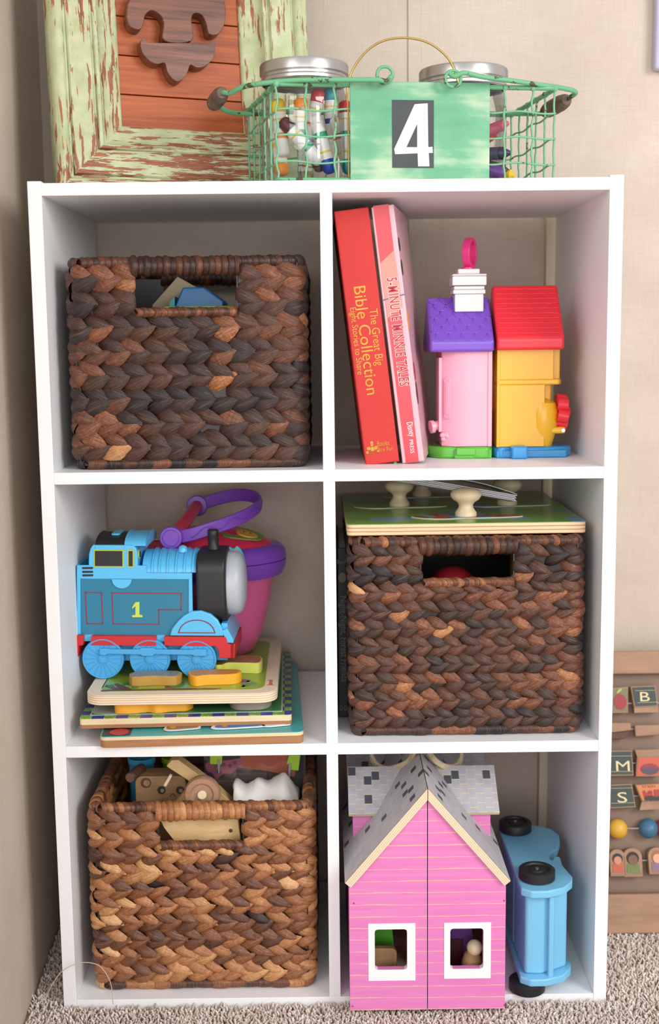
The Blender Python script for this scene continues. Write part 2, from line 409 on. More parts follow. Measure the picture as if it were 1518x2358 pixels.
            fs = [(i*m+j, i*m+(j+1) % m, (i+1)*m+(j+1) % m, (i+1)*m+j) for i in range(sub-1) for j in range(m)]
            mb.add(vs, fs, 0, None, rt[k], lv)
        return mb.build(name, leafmat, b, sharp=180)
    ring = lambda z, o: [at(L*i/96, z, o) for i in range(96)]
    coil('rim', ring(hh-.0065, -.001), True, .0062, .0062, (rimtones[0], .12))
    coil('base_rim', ring(.0062, 0), True, .0058, .017, (rimtones[1], .2), slant=.3)
    for yy in (-.001, dp+.001):
        coil('handle_wrap', [(-hwid/2-.004+(hwid+.008)*i/8, yy, hh-.0108) for i in range(9)], False, .0105, .0068, (rimtones[2], .1), slant=.35)
        coil('hole_binding', [(-hwid/2-.001+(hwid+.002)*i/8, yy*1.5-.002 if yy < 0 else yy+.002, hz0-.001) for i in range(9)], False, .0054, .0058, (rimtones[3], .08), slant=.9)
    for sx in (-1, 1):
        for yy in (-.0016, dp+.0016):
            MB().tube([(sx*(wd/2-.0028), yy, .004), (sx*(wd/2-.0028), yy, hh-.005)], .0009, 6).build('frame_wire', WIRE, b)
            MB().tube([(sx*(hwid/2+.001), yy, hz0-.003), (sx*(hwid/2+.001), yy, hh-.005)], .0011, 6).build('frame_wire', WIRE, b)
    return b
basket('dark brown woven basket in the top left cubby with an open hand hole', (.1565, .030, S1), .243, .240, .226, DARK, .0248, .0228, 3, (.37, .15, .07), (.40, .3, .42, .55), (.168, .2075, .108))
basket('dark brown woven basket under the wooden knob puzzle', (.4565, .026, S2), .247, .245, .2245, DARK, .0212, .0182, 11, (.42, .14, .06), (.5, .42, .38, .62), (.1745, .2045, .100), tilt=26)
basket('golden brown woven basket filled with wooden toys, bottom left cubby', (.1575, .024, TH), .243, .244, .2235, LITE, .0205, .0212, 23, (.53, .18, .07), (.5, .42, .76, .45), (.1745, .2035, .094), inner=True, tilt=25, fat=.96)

# ------------------------------------------------------------------ weathered frame with carved ornament
def peeling(name, long_axis):
    m, nt, b = base(name)
    sc = {'Z': (230, 60, 24), 'X': (24, 60, 230)}[long_axis]
    f = noise(nt, objco(nt, sc), 1, 5, .62); g = noise(nt, objco(nt, (9, 9, 9)), 1, 2)
    t = mathn(nt, 'ADD', mathn(nt, 'MULTIPLY', f, .85), mathn(nt, 'MULTIPLY', g, .40))
    chip = mathn(nt, 'GREATER_THAN', t, .675)
    wd_ = ramp(nt, noise(nt, objco(nt, tuple(x*2 for x in sc)), 1, 3), [(.35, hexc('#7c4430')), (.65, hexc('#a9684a'))])
    pt = ramp(nt, noise(nt, objco(nt, (60, 60, 60)), 1, 3), [(.35, hexc('#b2b98a')), (.65, hexc('#c5caa3'))])
    nt.links.new(mixc(nt, chip, pt, wd_), b.inputs['Base Color']); b.inputs['Roughness'].default_value = .62
    h = mathn(nt, 'ADD', mathn(nt, 'SUBTRACT', 1, chip), mathn(nt, 'MULTIPLY', f, .4)); bumpn(nt, b, h, .7, .0012); return m
PV, PH = peeling('peeling_paint_upright', 'Z'), peeling('peeling_paint_rail', 'X')
fy, fl, fr = .3792, .1106, .0029
FM = M.Translation(V((.0027, .117, ZT+.0005))) @ M.Rotation(fy, 4, 'Z') @ M.Rotation(-fl, 4, 'X') @ M.Rotation(fr, 4, 'Y')
fw_, fh_, mo = .304, .43, .079
fr_ = thing('picture_frame', 'distressed green wooden frame around carved ornament leaning on the wall', 'picture frame', FM)
prof = [(0, 0), (0, .026), (.004, .030), (.011, .0305), (.0145, .027), (.0165, .0225), (.0185, .0225), (.0205, .0265), (.045, .0255), (.0465, .0205), (.0485, .0205), (.0500, .0240), (.0535, .0235), (.055, .018), (.066, .0145), (.076, .0115), (mo, .0095), (mo, 0)]
def molding(side):
    mb = MB(); vs = []; k = len(prof); sub = 1
    for e in (0, 1):
        for d, h in prof:
            p = {'l': (d, d if e == 0 else fh_-d), 'r': (fw_-d, d if e == 0 else fh_-d), 'b': (d if e == 0 else fw_-d, d), 't': (d if e == 0 else fw_-d, fh_-d)}[side]
            vs.append((p[0], -h, p[1]))
    fs = [(i, i+1, k+i+1, k+i) for i in range(k-1)]+[list(range(k)), list(range(2*k-1, k-1, -1))]+[(k-1, 0, k, 2*k-1)]
    mb.add(vs, fs); o = mb.build('moulding', PV if side in 'lr' else PH, fr_, sharp=60)
    bm = bmesh.new(); bm.from_mesh(o.data); bmesh.ops.recalc_face_normals(bm, faces=bm.faces); bm.to_mesh(o.data); bm.free()
for sd in 'lrbt': molding(sd)
RW = wood('orange_pine', '#8f3d17', '#bd6027', (7, 60, 160), .5)
z = mo-.006
while z < fh_-mo:
    h = .044; MB().box(mo-.006, fw_-mo+.006, -.006, 0, z, min(z+h-.0012, fh_-mo+.006)).build('back_board', RW, fr_, bevel=.0008); z += h
MB().box(.01, fw_-.01, 0, .004, .01, fh_-.01).build('backing', plain('dark_backing', '#2c1c14', .8), fr_)
# ornament outline, traced in the frame's plane
fo = FM.translation; fN = FM.to_3x3() @ V((0, 1, 0)); FI = FM.inverted()
def FP(zx, zy, dy=-.018):
    d = ray(60+zx*.4348, zy*.4348); o = fo+fN*dy; t = (o-CAM).dot(fN)/d.dot(fN); q = FI @ (CAM+d*t); return (q.x, q.z)
orn = [(725, 225), (722, 130), (700, 85), (655, 66), (625, 92), (618, 130), (604, 160), (580, 166), (545, 148), (528, 110), (530, 40), (560, -25), (610, -70), (660, -75), (700, -55), (722, -90), (700, -150), (706, -215), (745, -285), (795, -355),
       (845, -285), (884, -215), (890, -150), (868, -90), (890, -55), (930, -75), (985, -65), (1030, -20), (1050, 50), (1046, 130), (1020, 182), (985, 196), (958, 182), (945, 130), (925, 92), (890, 80), (870, 112), (870, 225)]
low = [(725, 236), (640, 232), (618, 205), (600, 240), (612, 290), (650, 332), (690, 347), (728, 342), (742, 388), (768, 424), (800, 440), (832, 418), (850, 385), (864, 352), (900, 366), (945, 356), (985, 312), (995, 245), (975, 228), (955, 240), (870, 236)]
CW = wood('carved_brown_wood', '#4c2a1f', '#8e5a44', (9, 50, 150), .36)
def stepped(poly, y): return smooth2([FP(*p) for p in poly], 4, True)
MB().prism(stepped(orn, 0), -.024, -.006).build('carved_ornament', CW, fr_, bevel=.0014)
MB().prism(stepped(low, 0), -.024, -.006).build('carved_base', CW, fr_, bevel=.0014)

# ------------------------------------------------------------------ wall frame at the far right
wf = thing('wall_frame', 'pale lavender rounded frame edge hanging on the back wall at right', 'frame', (.721, YB-.001, 1.078))
MB().slab(rrect(0, .25, -.016, 0, .004), 0, .3).build('frame_border', plain('lavender_paint', '#b9b6cf', .4), wf, bevel=.005, seg=3)

# ------------------------------------------------------------------ green wire basket
GR = plain('mint_enamel', '#6fb083', .42, .0, .1, 60, .2, 200)
def rusty(name, a, b_, th=.62, sc=90):
    m, nt, b = base(name); f = noise(nt, objco(nt), sc, 4, .6); c = mathn(nt, 'GREATER_THAN', f, th)
    nt.links.new(mixc(nt, c, hexc(a), hexc(b_)), b.inputs['Base Color']); b.inputs['Roughness'].default_value = .5; bumpn(nt, b, f, .3, .0006); return m
GW = rusty('green_wire', '#74b389', '#5f4632', .63); GT = rusty('green_thick_wire', '#68ab7e', '#4e4434', .6, 70)
ba = .128; WX0 = V((.257, .010, ZT+.0008))
WM = M.Translation(WX0) @ M.Rotation(ba, 4, 'Z')
wb = thing('wire_basket', 'mint green wire basket with a number 4 plate, on top of the shelf', 'wire basket', WM)
BW, BD, BH = .296, .155, .0965
def bx(t, z):  # perimeter of the slightly flared basket
    fl_ = 1+.0*z; L = 2*(BW+BD); t %= L; r = 0
    if t < BW: return V((t, 0, z))
    t -= BW
    if t < BD: return V((BW-.004*t/BD, t, z))
    t -= BD
    if t < BW: return V((BW-.004-t*(BW-.004+.019)/BW, BD, z))
    t -= BW; return V((-.019*(1-t/BD), BD*(1-t/BD), z))
pl_ = 2*(BW+BD); nv = 30; k = 0
for i in range(nv):
    t = pl_*i/nv+.0; q = []
    for j in range(25):
        z = BH*j/24; p = bx(t, z); wv = .0011*math.sin(z/.0125*PI+i*PI); q.append(p+V((wv if (t % pl_) < BW or BW+BD < t < 2*BW+BD else 0, wv*.8, 0))+V((rnd.uniform(-.0003, .0003), 0, 0)))
    MB().tube(q, .00115, 6).build('upright_wire', GW, wb, sharp=180)
for z in (.019, .0455, .0715):
    q = []
    for j in range(240):
        t = pl_*j/240; p = bx(t, z+.0012*math.sin(t/(pl_/nv)*PI)); q.append(p)
    MB().tube(q, .00105, 6, True).build('cross_wire', GW, wb, sharp=180)
for z, r in ((BH, .0026), (.0018, .0019)):
    MB().tube([bx(pl_*j/120, z) for j in range(120)], r, 8, True).build('top_rail' if z > .05 else 'bottom_rail', GT, wb, sharp=180)
rg = MB()
for i in range(nv): rg.ball(bx(pl_*i/nv, BH), .0036, .0036, .0036, 8)
for j in range(10): rg.tube([(BW*j/9-.0*j, .002, .002), (BW*j/9-.012, BD-.002, .002)], .001, 5)
for j in range(1, 6): rg.tube([(-.01, BD*j/6, .003), (BW-.002, BD*j/6, .003)], .001, 5)
rg.build('wire_knots_and_floor', GW, wb, sharp=180)
# number plate
def plate_mat():
    m, nt, b = base('painted_plate'); co = objco(nt, (14, 14, 22)); f = noise(nt, co, 1, 4, .55)
    st = noise(nt, objco(nt, (12, 12, 130)), 1, 3)
    t = mathn(nt, 'ADD', mathn(nt, 'MULTIPLY', f, .75), mathn(nt, 'MULTIPLY', st, .25))
    nt.links.new(ramp(nt, t, [(.3, hexc('#4f9a72')), (.5, hexc('#65a880')), (.62, hexc('#a8c3a0')), (.75, hexc('#c0cdb0'))]), b.inputs['Base Color'])
    b.inputs['Roughness'].default_value = .4; bumpn(nt, b, st, .15, .0006); return m
px0, px1 = .0755, .2235
pm = WM @ M.Translation(V((px0, -.0035, .0)))
pt_ = MB().box(px0, px1, -.0042, -.0022, .001, .1).build('number_plate', plate_mat(), wb, bevel=.0007)
WI = WM.inverted(); wN = WM.to_3x3() @ V((0, 1, 0))
def WP_(u, v, dy=-.0042):
    o = WM @ V((0, dy, 0)); d = ray(u, v); t = (o-CAM).dot(wN)/d.dot(wN); q = WI @ (CAM+d*t); return (q.x, q.z)
a4 = WP_(903, 230); b4 = WP_(999, 387)
MB().box(a4[0], b4[0], -.0048, -.0042, b4[1], a4[1]).build('number_patch', plain('black_paint_patch', '#3f4345', .6, var=.3, vs=50), wb)
four = [(955, 240), (985, 238), (987, 338), (996, 338), (996, 351), (988, 352), (989, 382), (963, 383), (962, 353), (910, 354), (908, 342)]
hole4 = [(961, 285), (961, 339), (936, 339)]
wp = [WP_(*p, -.005) for p in [(955, 240), (985, 238), (987, 338), (996, 338), (997, 352), (988, 352), (989, 383), (963, 383), (962, 354), (910, 355), (908, 343), (936, 339), (961, 339), (961, 285), (934, 340), (908, 343)]]
n4 = MB(); WHP = plain('white_number_paint', '#e9e7e3', .5)
for pl in ([(955, 240), (985, 238), (985.6, 285), (961, 285), (936, 339), (908, 343)], [(961, 285), (985.6, 285), (986.4, 339), (961, 339)], [(908, 343), (936, 339), (961, 339), (986.4, 339), (996, 338), (997, 352), (987.4, 352.3), (962, 353), (910, 355)], [(962, 353), (987.4, 352.3), (989, 383), (963, 383)]):
    n4.prism([WP_(*p, -.005) for p in pl], -.0052, -.0047)
n4.build('numeral', WHP, wb, flat=True)
# two bail handles folded outward, wooden grips, ring eyelets
GRIP = wood('worn_grip_wood', '#4a3a33', '#7c665a', (60, 60, 160), .6)
def handle(pts, g0, g1, ring):
    L = [WI @ P(*p) for p in pts]; MB().tube(smooth(L, 8), .0026, 10).build('bail_handle', GT, wb, sharp=180)
    a, c = WI @ P(*g0), WI @ P(*g1); mb = MB(); ax = (c-a); n = 44; R = []
    pp = [a+ax*(i/n) for i in range(n+1)]; R = [.0084*(1-.35*abs(2*i/n-1)**4)*(1+.07*math.sin(i*1.9)) for i in range(n+1)]
    mb.tube(pp, R, 18).build('wooden_grip', GRIP, wb, sharp=60)
    c0 = WI @ P(*ring); rr = .0082
    MB().tube([c0+V((rr*math.cos(q/24*2*PI), .001, rr*math.sin(q/24*2*PI))) for q in range(24)], .0017, 8, True).build('ring_eyelet', GT, wb, sharp=180)
handle([(902, 176, .012), (890, 187, .008), (868, 184, .006), (800, 184, .006), (700, 184, .008), (620, 190, .012), (560, 200, .022), (532, 214, .034), (510, 214, .045), (497, 232, .085), (505, 246, .115), (530, 258, .128), (566, 262, .14), (640, 262, .15)],
       (512, 214, .040), (490, 242, .112), (887, 172, .010))
handle([(1034, 166, .016), (1046, 176, .014), (1070, 168, .014), (1110, 177, .018), (1180, 186, .03), (1240, 195, .042), (1290, 202, .055), (1325, 211, .068), (1316, 222, .078), (1290, 236, .1), (1255, 260, .135), (1200, 262, .165), (1120, 262, .170)],
       (1306, 230, .084), (1254, 258, .132), (1044, 181, .014))
wire = MB(); bp = [P(*p) for p in [(802, 256, .05), (799, 222, .05), (805, 180, .05), (822, 145, .05), (850, 113, .05), (886, 93, .05), (930, 87, .05), (975, 94, .05), (1010, 113, .05), (1038, 143, .05), (1054, 185, .05), (1060, 215, .05), (1060, 260, .05)]]
hw_ = thing('wire_loop', 'thin brass wire hoop arching up behind the number plate', 'wire', (bp[0].x, .05, ZT))
hw_.location.z = ZT
bp += [V((bp[-1].x, .05, ZT+.002))]; bp = [V((bp[0].x, .05, ZT+.002))]+bp
wire.tube([p-hw_.location for p in smooth(bp, 6)], .0011, 8).build('hoop', plain('brass', '#c9a35a', .3, .9), hw_, sharp=180)

# ------------------------------------------------------------------ glass jars with markers and crayons
GLS = clear('clear_glass', (.97, .985, .98), .05); ZN = plain('zinc_lid', '#bdbab6', .32, .85, .05, 30, .15, 90)
def jar(x, y, label, ztop):
    r = .0475; j = thing('glass_jar', label, 'jar', (x, y, ZT+.005), 'glass jars in the wire basket'); h = ztop-ZT-.005
    g = MB(); g.lathe([(.001, .0005), (r*.8, 0), (r*.97, .004), (r, .012), (r, h-.045), (r*.985, h-.036), (r*.93, h-.029), (r*.90, h-.024), (r*.90, h-.012)], n=48, cap=False)
    g.build('glass_body', GLS, j, sharp=180)
    l = MB(); n = 180; vs = []; pr = [(.046, h-.021), (.0478, h-.0195), (.0478, h-.0165), (.0462, h-.015), (.0462, h-.0125), (.0485, h-.011), (.0485, h-.002), (.0475, h), (.043, h), (.0425, h-.001), (.0001, h-.001)]
    fs = []
    for i, (rr, zz) in enumerate(pr):
        for q in range(n):
            kn = .0004 if (i in (5, 6) and q % 2) else 0; a = 2*PI*q/n; vs.append(((rr-kn)*math.cos(a), (rr-kn)*math.sin(a), zz))
    for i in range(len(pr)-1):
        for q in range(n): fs.append((i*n+q, i*n+(q+1) % n, (i+1)*n+(q+1) % n, (i+1)*n+q))
    l.add(vs, fs); l.build('metal_lid', ZN, j, sharp=30); return j
JL = jar(.2845, .098, 'glass jar of markers at the left end of the wire basket', 1.0435)
JR = jar(.4585, .100, 'glass jar of crayons behind the right edge of the number plate', 1.0365)
def stick(kind, label, p0, p1, r, cap, body, stripes=None, group=None):
    """marker or crayon lying between two points; p0 is the cap end"""
    p0, p1 = V(p0), V(p1); ax = p0-p1; L = ax.length; q = ax.to_track_quat('Z', 'Y').to_matrix().to_4x4(); q.translation = p1
    t = thing(kind, label, kind, q, group)
    if kind == 'marker':
        MB().lathe([(r*.6, 0), (r*.8, .001), (r, .004), (r, L*.70), (r*.97, L*.71), (r*.97, L*.76)], n=18).build('barrel', plain('marker_white', '#ece9e4', .35), t)
        MB().lathe([(r*.98, L*.76), (r*1.05, L*.78), (r*1.02, L*.94), (r*.7, L*.985), (r*.45, L)], n=12).build('cap', cap, t, sharp=50)
        sb = MB()
        zz = .62; sb.lathe([(r*1.006, L*zz), (r*1.006, L*(zz+.03))], n=18, cap=False)
        sb.build('printed_bands', stripes or YEL, t)
        dm = MB(); dm.lathe([(r*1.007, L*.30), (r*1.007, L*.40)], n=18, cap=False); dm.build('printed_patch', body, t)
    else:
        MB().lathe([(r, 0), (r, L*.86), (r*.75, L*.87), (r*.35, L)], n=16).build('wax', cap, t, sharp=40)
        MB().lathe([(r*1.04, L*.05), (r*1.04, L*.8)], n=16, cap=False).build('paper_wrap', body, t)
    return t
YEL = plain('sunny_yellow', '#efc62f', .4); ORG = plain('orange_plastic', '#ee8a30', .4); RED = plain('cherry_red', '#c82a33', .4); TEAL = plain('teal_plastic', '#2f9aa8', .4)
BLU = plain('royal_blue', '#1f45a8', .35); GRN = plain('leaf_green', '#3f9d5a', .4); MAR = plain('maroon', '#54242c', .4); PUR = plain('violet', '#6b3f8c', .4); PNK = plain('rose_pink', '#d65f80', .4); NAV = plain('dusky_indigo', '#3b3555', .4)
TEALF = plain('printed_green', '#3aa27c', .45)
mk = [('marker with a yellow cap standing upright in the left jar', (640, 228, .068), (652, 360, .068), .0075, YEL, ORG),
      ('marker with an orange cap standing upright in the left jar', (693, 225, .066), (690, 345, .075), .0075, ORG, TEALF),
      ('marker with a dark maroon cap crossing the left jar diagonally', (648, 275, .060), (740, 375, .062), .0072, MAR, TEALF),
      ('marker with a royal blue cap pointing down in the left jar', (762, 400, .062), (726, 265, .060), .0072, BLU, TEALF),
      ('marker with a brown maroon cap resting on the left jar bottom', (742, 392, .072), (690, 300, .085), .0072, MAR, PUR),
      ('marker with a teal cap leaning at the right of the left jar', (806, 400, .085), (772, 270, .09), .0075, TEAL, PNK),
      ('marker with a red cap behind the number plate edge in the left jar', (795, 232, .085), (800, 350, .085), .0072, RED, TEALF),
      ('marker with a cherry red cap near the lid of the left jar', (735, 205, .10), (712, 330, .105), .0072, RED, ORG),
      ('marker with an orange cap lying at the left jar bottom', (650, 404, .075), (640, 300, .085), .0075, ORG, YEL),
      ('marker with a pale teal cap just under the left jar lid', (760, 203, .11), (765, 320, .115), .0072, TEAL, BLU)]
for lb, a, c, r, cp_, bd in mk: stick('marker', lb, P(*a), P(*c), r, cp_, bd, None, 'markers in the left jar')
ck = [('pink crayon sloping across the middle of the right jar', (1172, 283, .075), (1095, 312, .085), .0058, PNK, PNK),
      ('rose red crayon under the pink one in the right jar', (1148, 300, .09), (1080, 345, .09), .006, RED, RED),
      ('dark indigo crayon lying flat in the right jar', (1176, 352, .072), (1090, 356, .08), .0066, NAV, NAV),
      ('maroon crayon curving down at the bottom of the right jar', (1172, 395, .082), (1090, 372, .085), .006, MAR, MAR),
      ('violet crayon on the bottom of the right jar', (1165, 400, .068), (1085, 383, .072), .0068, PUR, PUR),
      ('yellow crayon tip on the bottom of the right jar', (1185, 403, .08), (1130, 404, .095), .0058, YEL, YEL)]
for lb, a, c, r, cp_, bd in ck: stick('crayon', lb, P(*a), P(*c), r, cp_, bd, None, 'crayons in the right jar')

# ------------------------------------------------------------------ books
GOLD = plain('gold_foil', '#b08430', .32, .6, .3, 200)
PAGE = plain('page_white', '#e8e2d6', .7)
def book(label, tl, tr, br, bl, y, depth, yaw, cover, r=.002, hollow=True, cm=None):
    """spine faces the front; corners are the spine's corners"""
    a, b_, c, d = P(*tl, y), P(*tr, y), P(*br, y), P(*bl, y)
    up = ((a-d)+(b_-c))*.5; h = up.length; wv = ((b_-a)+(c-d))*.5; wd = wv.length
    o = (d+c)*.5; T = frame_from(o, (wv-up*wv.dot(up)/up.length_squared), up) @ M.Rotation(yaw, 4, 'Z')
    t = thing('book', label, 'book', T); t['dims'] = 0; del t['dims']
    ct = .0022
    MB().box(-wd/2, wd/2, 0, .003, 0, h).build('spine', cm or cover, t, bevel=r, seg=3)
    for sx in (-1, 1): MB().box(sx*wd/2-(ct if sx > 0 else 0), sx*wd/2+(ct if sx < 0 else 0), .001, depth, 0, h).build('cover', cover, t, bevel=.0008)
    MB().box(-wd/2+ct, wd/2-ct, .002, depth-.004, .003, h-.003).build('page_block', PAGE, t)
    return t, wd, h, T
REDC = plain('red_cloth', '#c8302b', .62, var=.04, bump=.5, bs=900)
b1, w1, h1, T1 = book('tall red cloth book with gold lettering leaning on the middle divider', (768, 486), (850, 477), (919, 1064), (844, 1071), .050, .20, 0, REDC, .003)
T1i = T1.inverted()
def spine_text(book_, Ti, y, s, size, m, p0, p1, ofs=-.0002, **kw):
    """lettering read downwards: p0, p1 = pixel ends of the baseline"""
    a = Ti @ P(*p0, y); b = Ti @ P(*p1, y); a.y = b.y = ofs
    d = (b-a); nx = V((d.z*-1, 0, d.x)) # up of letters: to the right of the spine
    return lettering(s, size, m, book_, a, d, V((-d.z, 0, d.x)), width=d.length, **kw)
spine_text(b1, T1i, .05, 'The Great Big', .0125, GOLD, (851, 712), (866, 842))
spine_text(b1, T1i, .05, 'Bible Collection', .0185, GOLD, (814, 658), (845, 907))
spine_text(b1, T1i, .05, 'Eight Stories to Share', .0095, GOLD, (806, 708), (824, 862))
# publisher mark and name, printed across the foot of the spine
a = T1i @ P(870, 1038, .05); b_ = T1i @ P(906, 1034, .05)
lettering('Books', .0075, GOLD, b1, (a.x, -.0002, a.z+.005), (b_.x-a.x, 0, b_.z-a.z), (-(b_.z-a.z), 0, b_.x-a.x), width=.013)
lettering('Are Fun', .0065, GOLD, b1, (a.x, -.0002, a.z-.001), (b_.x-a.x, 0, b_.z-a.z), (-(b_.z-a.z), 0, b_.x-a.x), width=.017)
em = MB(); c = T1i @ P(858, 1034, .05)
for dx, dz, r in ((0, .007, .0018), (-.004, .001, .0022), (.004, .001, .0022), (0, 0, .0026), (-.006, -.003, .0016), (.006, -.003, .0016), (0, .0045, .0016)):
    em.cyl((c.x+dx, 0, c.z+dz), (c.x+dx, -.0003, c.z+dz), r, n=7)
em.tube([(c.x-.007, -.0002, c.z-.005), (c.x+.007, -.0002, c.z-.0045)], .0005, 5)
em.build('publisher_mark', GOLD, b1)
rb = T1i @ P(911, 1066, .05); MB().box(rb.x-.0015, rb.x+.0015, .006, .0066, -.004, .004).build('green_ribbon', plain('ribbon_green', '#63c96a', .5), b1)

PKC = plain('pale_pink_board', '#e2aeb8', .35, var=.03, coat=.3)
b2, w2, h2, T2 = book('red and pale pink padded book leaning on the tall red book', (853, 477), (908, 470), (976, 1062), (928, 1068), .050, .165, math.radians(-8.5), PKC, .004)
T2i = T2.inverted(); REDP = plain('printed_red', '#d63d48', .4, coat=.3)
def strip(book_, Ti, y, px, m, nm, th=.0004):
    pp = [Ti @ P(u, v, y) for u, v in px]; return MB().prism([(p.x, p.z) for p in pp], -th, .0002).build(nm, m, book_, flat=True)
strip(b2, T2i, .05, [(859, 474), (895, 470), (965, 1063), (935, 1067)], REDP, 'printed_spine_panel')
strip(b2, T2i, .05, [(908, 576), (928, 708), (922, 712), (893, 733), (876, 606)], plain('printed_coral', '#f58d7c', .4, coat=.3), 'printed_coral_patch', .0006)
strip(b2, T2i, .05, [(880, 690), (933, 676), (933, 679), (881, 693)], plain('printed_slate', '#6a6a93', .4), 'printed_stripe', .0008)
WL = plain('letter_white', '#f3ece8', .4)
for s_, x0, x1 in (('5-MINUTE MINNIE TALES', (891, 640), (921, 888)),):
    me_ = text_mesh(s_, .0155, space=1.15); xs = [v.co.x for v in me_.vertices]
    a_, b__ = T2i @ P(*x0, .05), T2i @ P(*x1, .05); d_ = V((b__.x-a_.x, 0, b__.z-a_.z)); fx_ = d_.length/(max(xs)-min(xs))
    for m_, of_, yy in ((WL, .0009, -.0009), (plain('letter_red', '#c2262f', .4), .00025, -.0012)):
        lettering(s_, .0155, m_, b2, (a_.x, yy, a_.z), d_, V((-d_.z, 0, d_.x)), fit=fx_, offset=of_, space=1.15)
spine_text(b2, T2i, .05, 'Disney', .0098, WL, (936, 972), (944, 1006), ofs=-.0009, shear=.2)
spine_text(b2, T2i, .05, 'PRESS', .0062, WL, (942, 1012), (946, 1043), ofs=-.0009)
DM = [plain('print_charcoal', '#3a3436', .4), plain('print_amber', '#e5a02c', .4), plain('print_crimson', '#b52a3c', .4), plain('print_grey', '#b7a9a5', .4)]
for (u, v, rz, m) in ((913, 562, .0075, 0), (925, 615, .0085, 0), (958, 855, .010, 2), (963, 905, .0125, 0), (938, 735, .013, 1), (972, 1000, .010, 3)):
    q = T2i @ P(u, v, .05); x = w2/2+.0001
    MB().slab([(a_, b__) for a_, b__ in arc(.010, 0, .0095, 0, 360, 20, rz)][:-1], 0, .0003, 0, M.Translation(V((x, 0, q.z))) @ M(((0, 0, 1, 0), (1, 0, 0, 0), (0, 1, 0, 0), (0, 0, 0, 1)))).build('printed_dot', DM[m], b2)

NB = plain('midnight_cover', '#20212c', .45, var=.1)
b3, w3, h3, T3 = book('dark narrow picture book standing between the divider and the basket', (777, 1262), (800, 1262), (803, 1650), (780, 1652), .092, .18, 0, NB, .001)
T3i = T3.inverted(); TN = plain('tan_print', '#8f8577', .6)
spine_text(b3, T3i, .092, 'Night-Night, Forest Friends', .0115, TN, (783, 1372), (787, 1568))
a = T3i @ P(776, 1298, .092)
lettering('Bach', .0065, TN, b3, (a.x, -.0002, a.z), (1, 0, 0), (0, 0, 1), width=w3*.95)
c = T3i @ P(788, 1330, .092); MB().prism([(x, z) for x, z in arc(c.x, c.z, .0045, 0, 360, 14, .006)][:-1], -.0004, 0).build('printed_pear', TN, b3)
c = T3i @ P(791, 1630, .092); lettering('G·D', .0085, TN, b3, (c.x-.005, -.0002, c.z-.003), (1, 0, 0), (0, 0, 1), width=.0095)

# ------------------------------------------------------------------ toy houses
PLK = dict(rough=.3, var=.03, bump=.04, bs=200, coat=.25, sub=.08)
PINKP = plain('candy_pink_plastic', '#f2a9bd', **PLK); PURP = plain('grape_plastic', '#7a4fc4', **PLK); WHT = plain('white_plastic', '#dedad8', **PLK)
MAG = plain('magenta_plastic', '#e0307f', **PLK); LIME = plain('lime_plastic', '#5cb83a', **PLK); YELP = plain('sun_yellow_plastic', '#efb524', **PLK)
REDH = plain('tomato_plastic', '#ea2a3a', **PLK); SKY = plain('sky_blue_plastic', '#3397d6', **PLK)
def gable_roof(name, mt, parent, x0, x1, ye, yr, yb, ze, zr, lip, scal):
    mb = MB(); pr = [(ye, ze-lip), (ye-.001, ze), (yr, zr), (yb+.001, ze), (yb, ze-lip)]
    n = 24; vs = []; 
    poly = [(p[0], p[1]) for p in pr]
    T = M(((0, 1, 0, 0), (1, 0, 0, 0), (0, 0, 1, 0), (0, 0, 0, 1)))
    mb.prism([(-0, 0)], 0, 0) if False else None
    vs = [(x0, a, b) for a, b in poly]+[(x1, a, b) for a, b in poly]; k = len(poly)
    mb.add(vs, [list(range(k)), list(range(2*k-1, k-1, -1))]+[((i+1) % k, i, k+i, k+(i+1) % k) for i in range(k)])
    o = mb.build(name, mt, parent, bevel=.0035, seg=3)
    # raised shingles on the front slope
    d = V((0, yr-ye, zr-ze)); L = d.length; d.normalize(); nrm = V((0, -d.z, d.y)); 
    if nrm.z < 0: nrm = -nrm
    b0 = V((0, ye, ze)); sm = MB()
    if scal == 'scallop':
        rows = 6; pw = (x1-x0)/5
        for r in range(rows):
            for c in range(-1, 7):
                cx = x0+pw*(c+.5*(r % 2)); q = []
                for i in range(9):
                    a_ = PI+PI*i/8; x = cx+pw/2*math.cos(a_); s_ = L*(r+.95)/rows+L/rows*.95*math.sin(a_)
                    if x0+.002 <= x <= x1-.002: q.append(V((x, 0, 0))+b0+d*max(.0, s_)+nrm*.0004)
                if len(q) > 2: sm.tube(q, .00075, 5)
    else:
        for r in range(1, 11):
            q = [V((x0+.001+(x1-x0-.002)*i/24, 0, 0))+b0+d*(L*r/11+rnd.uniform(-.0006, .0006))+nrm*.0002 for i in range(25)]; sm.tube(q, .0009, 5)
    sm.build('shingle_ridges', mt, parent, sharp=180); return o
ph = thing('toy_house', 'pink toy house with a scalloped purple roof and white chimney', 'toy house', (.462, .105, S1))
# base
MB().slab(smooth2([(-.040, .02), (-.041, .045), (-.03, .072), (.031, .075), (.031, -.001), (.004, -.003), (-.012, -.001), (-.028, .002)], 4), 0, .0135).build('base', LIME, ph, bevel=.003, seg=3)
MB().box(-.012, .031, -.004, .02, 0, .0105).build('base_step', LIME, ph, bevel=.0015); MB().box(-.010, .012, -.0065, .005, .004, .0125).build('base_tab', LIME, ph, bevel=.0012)
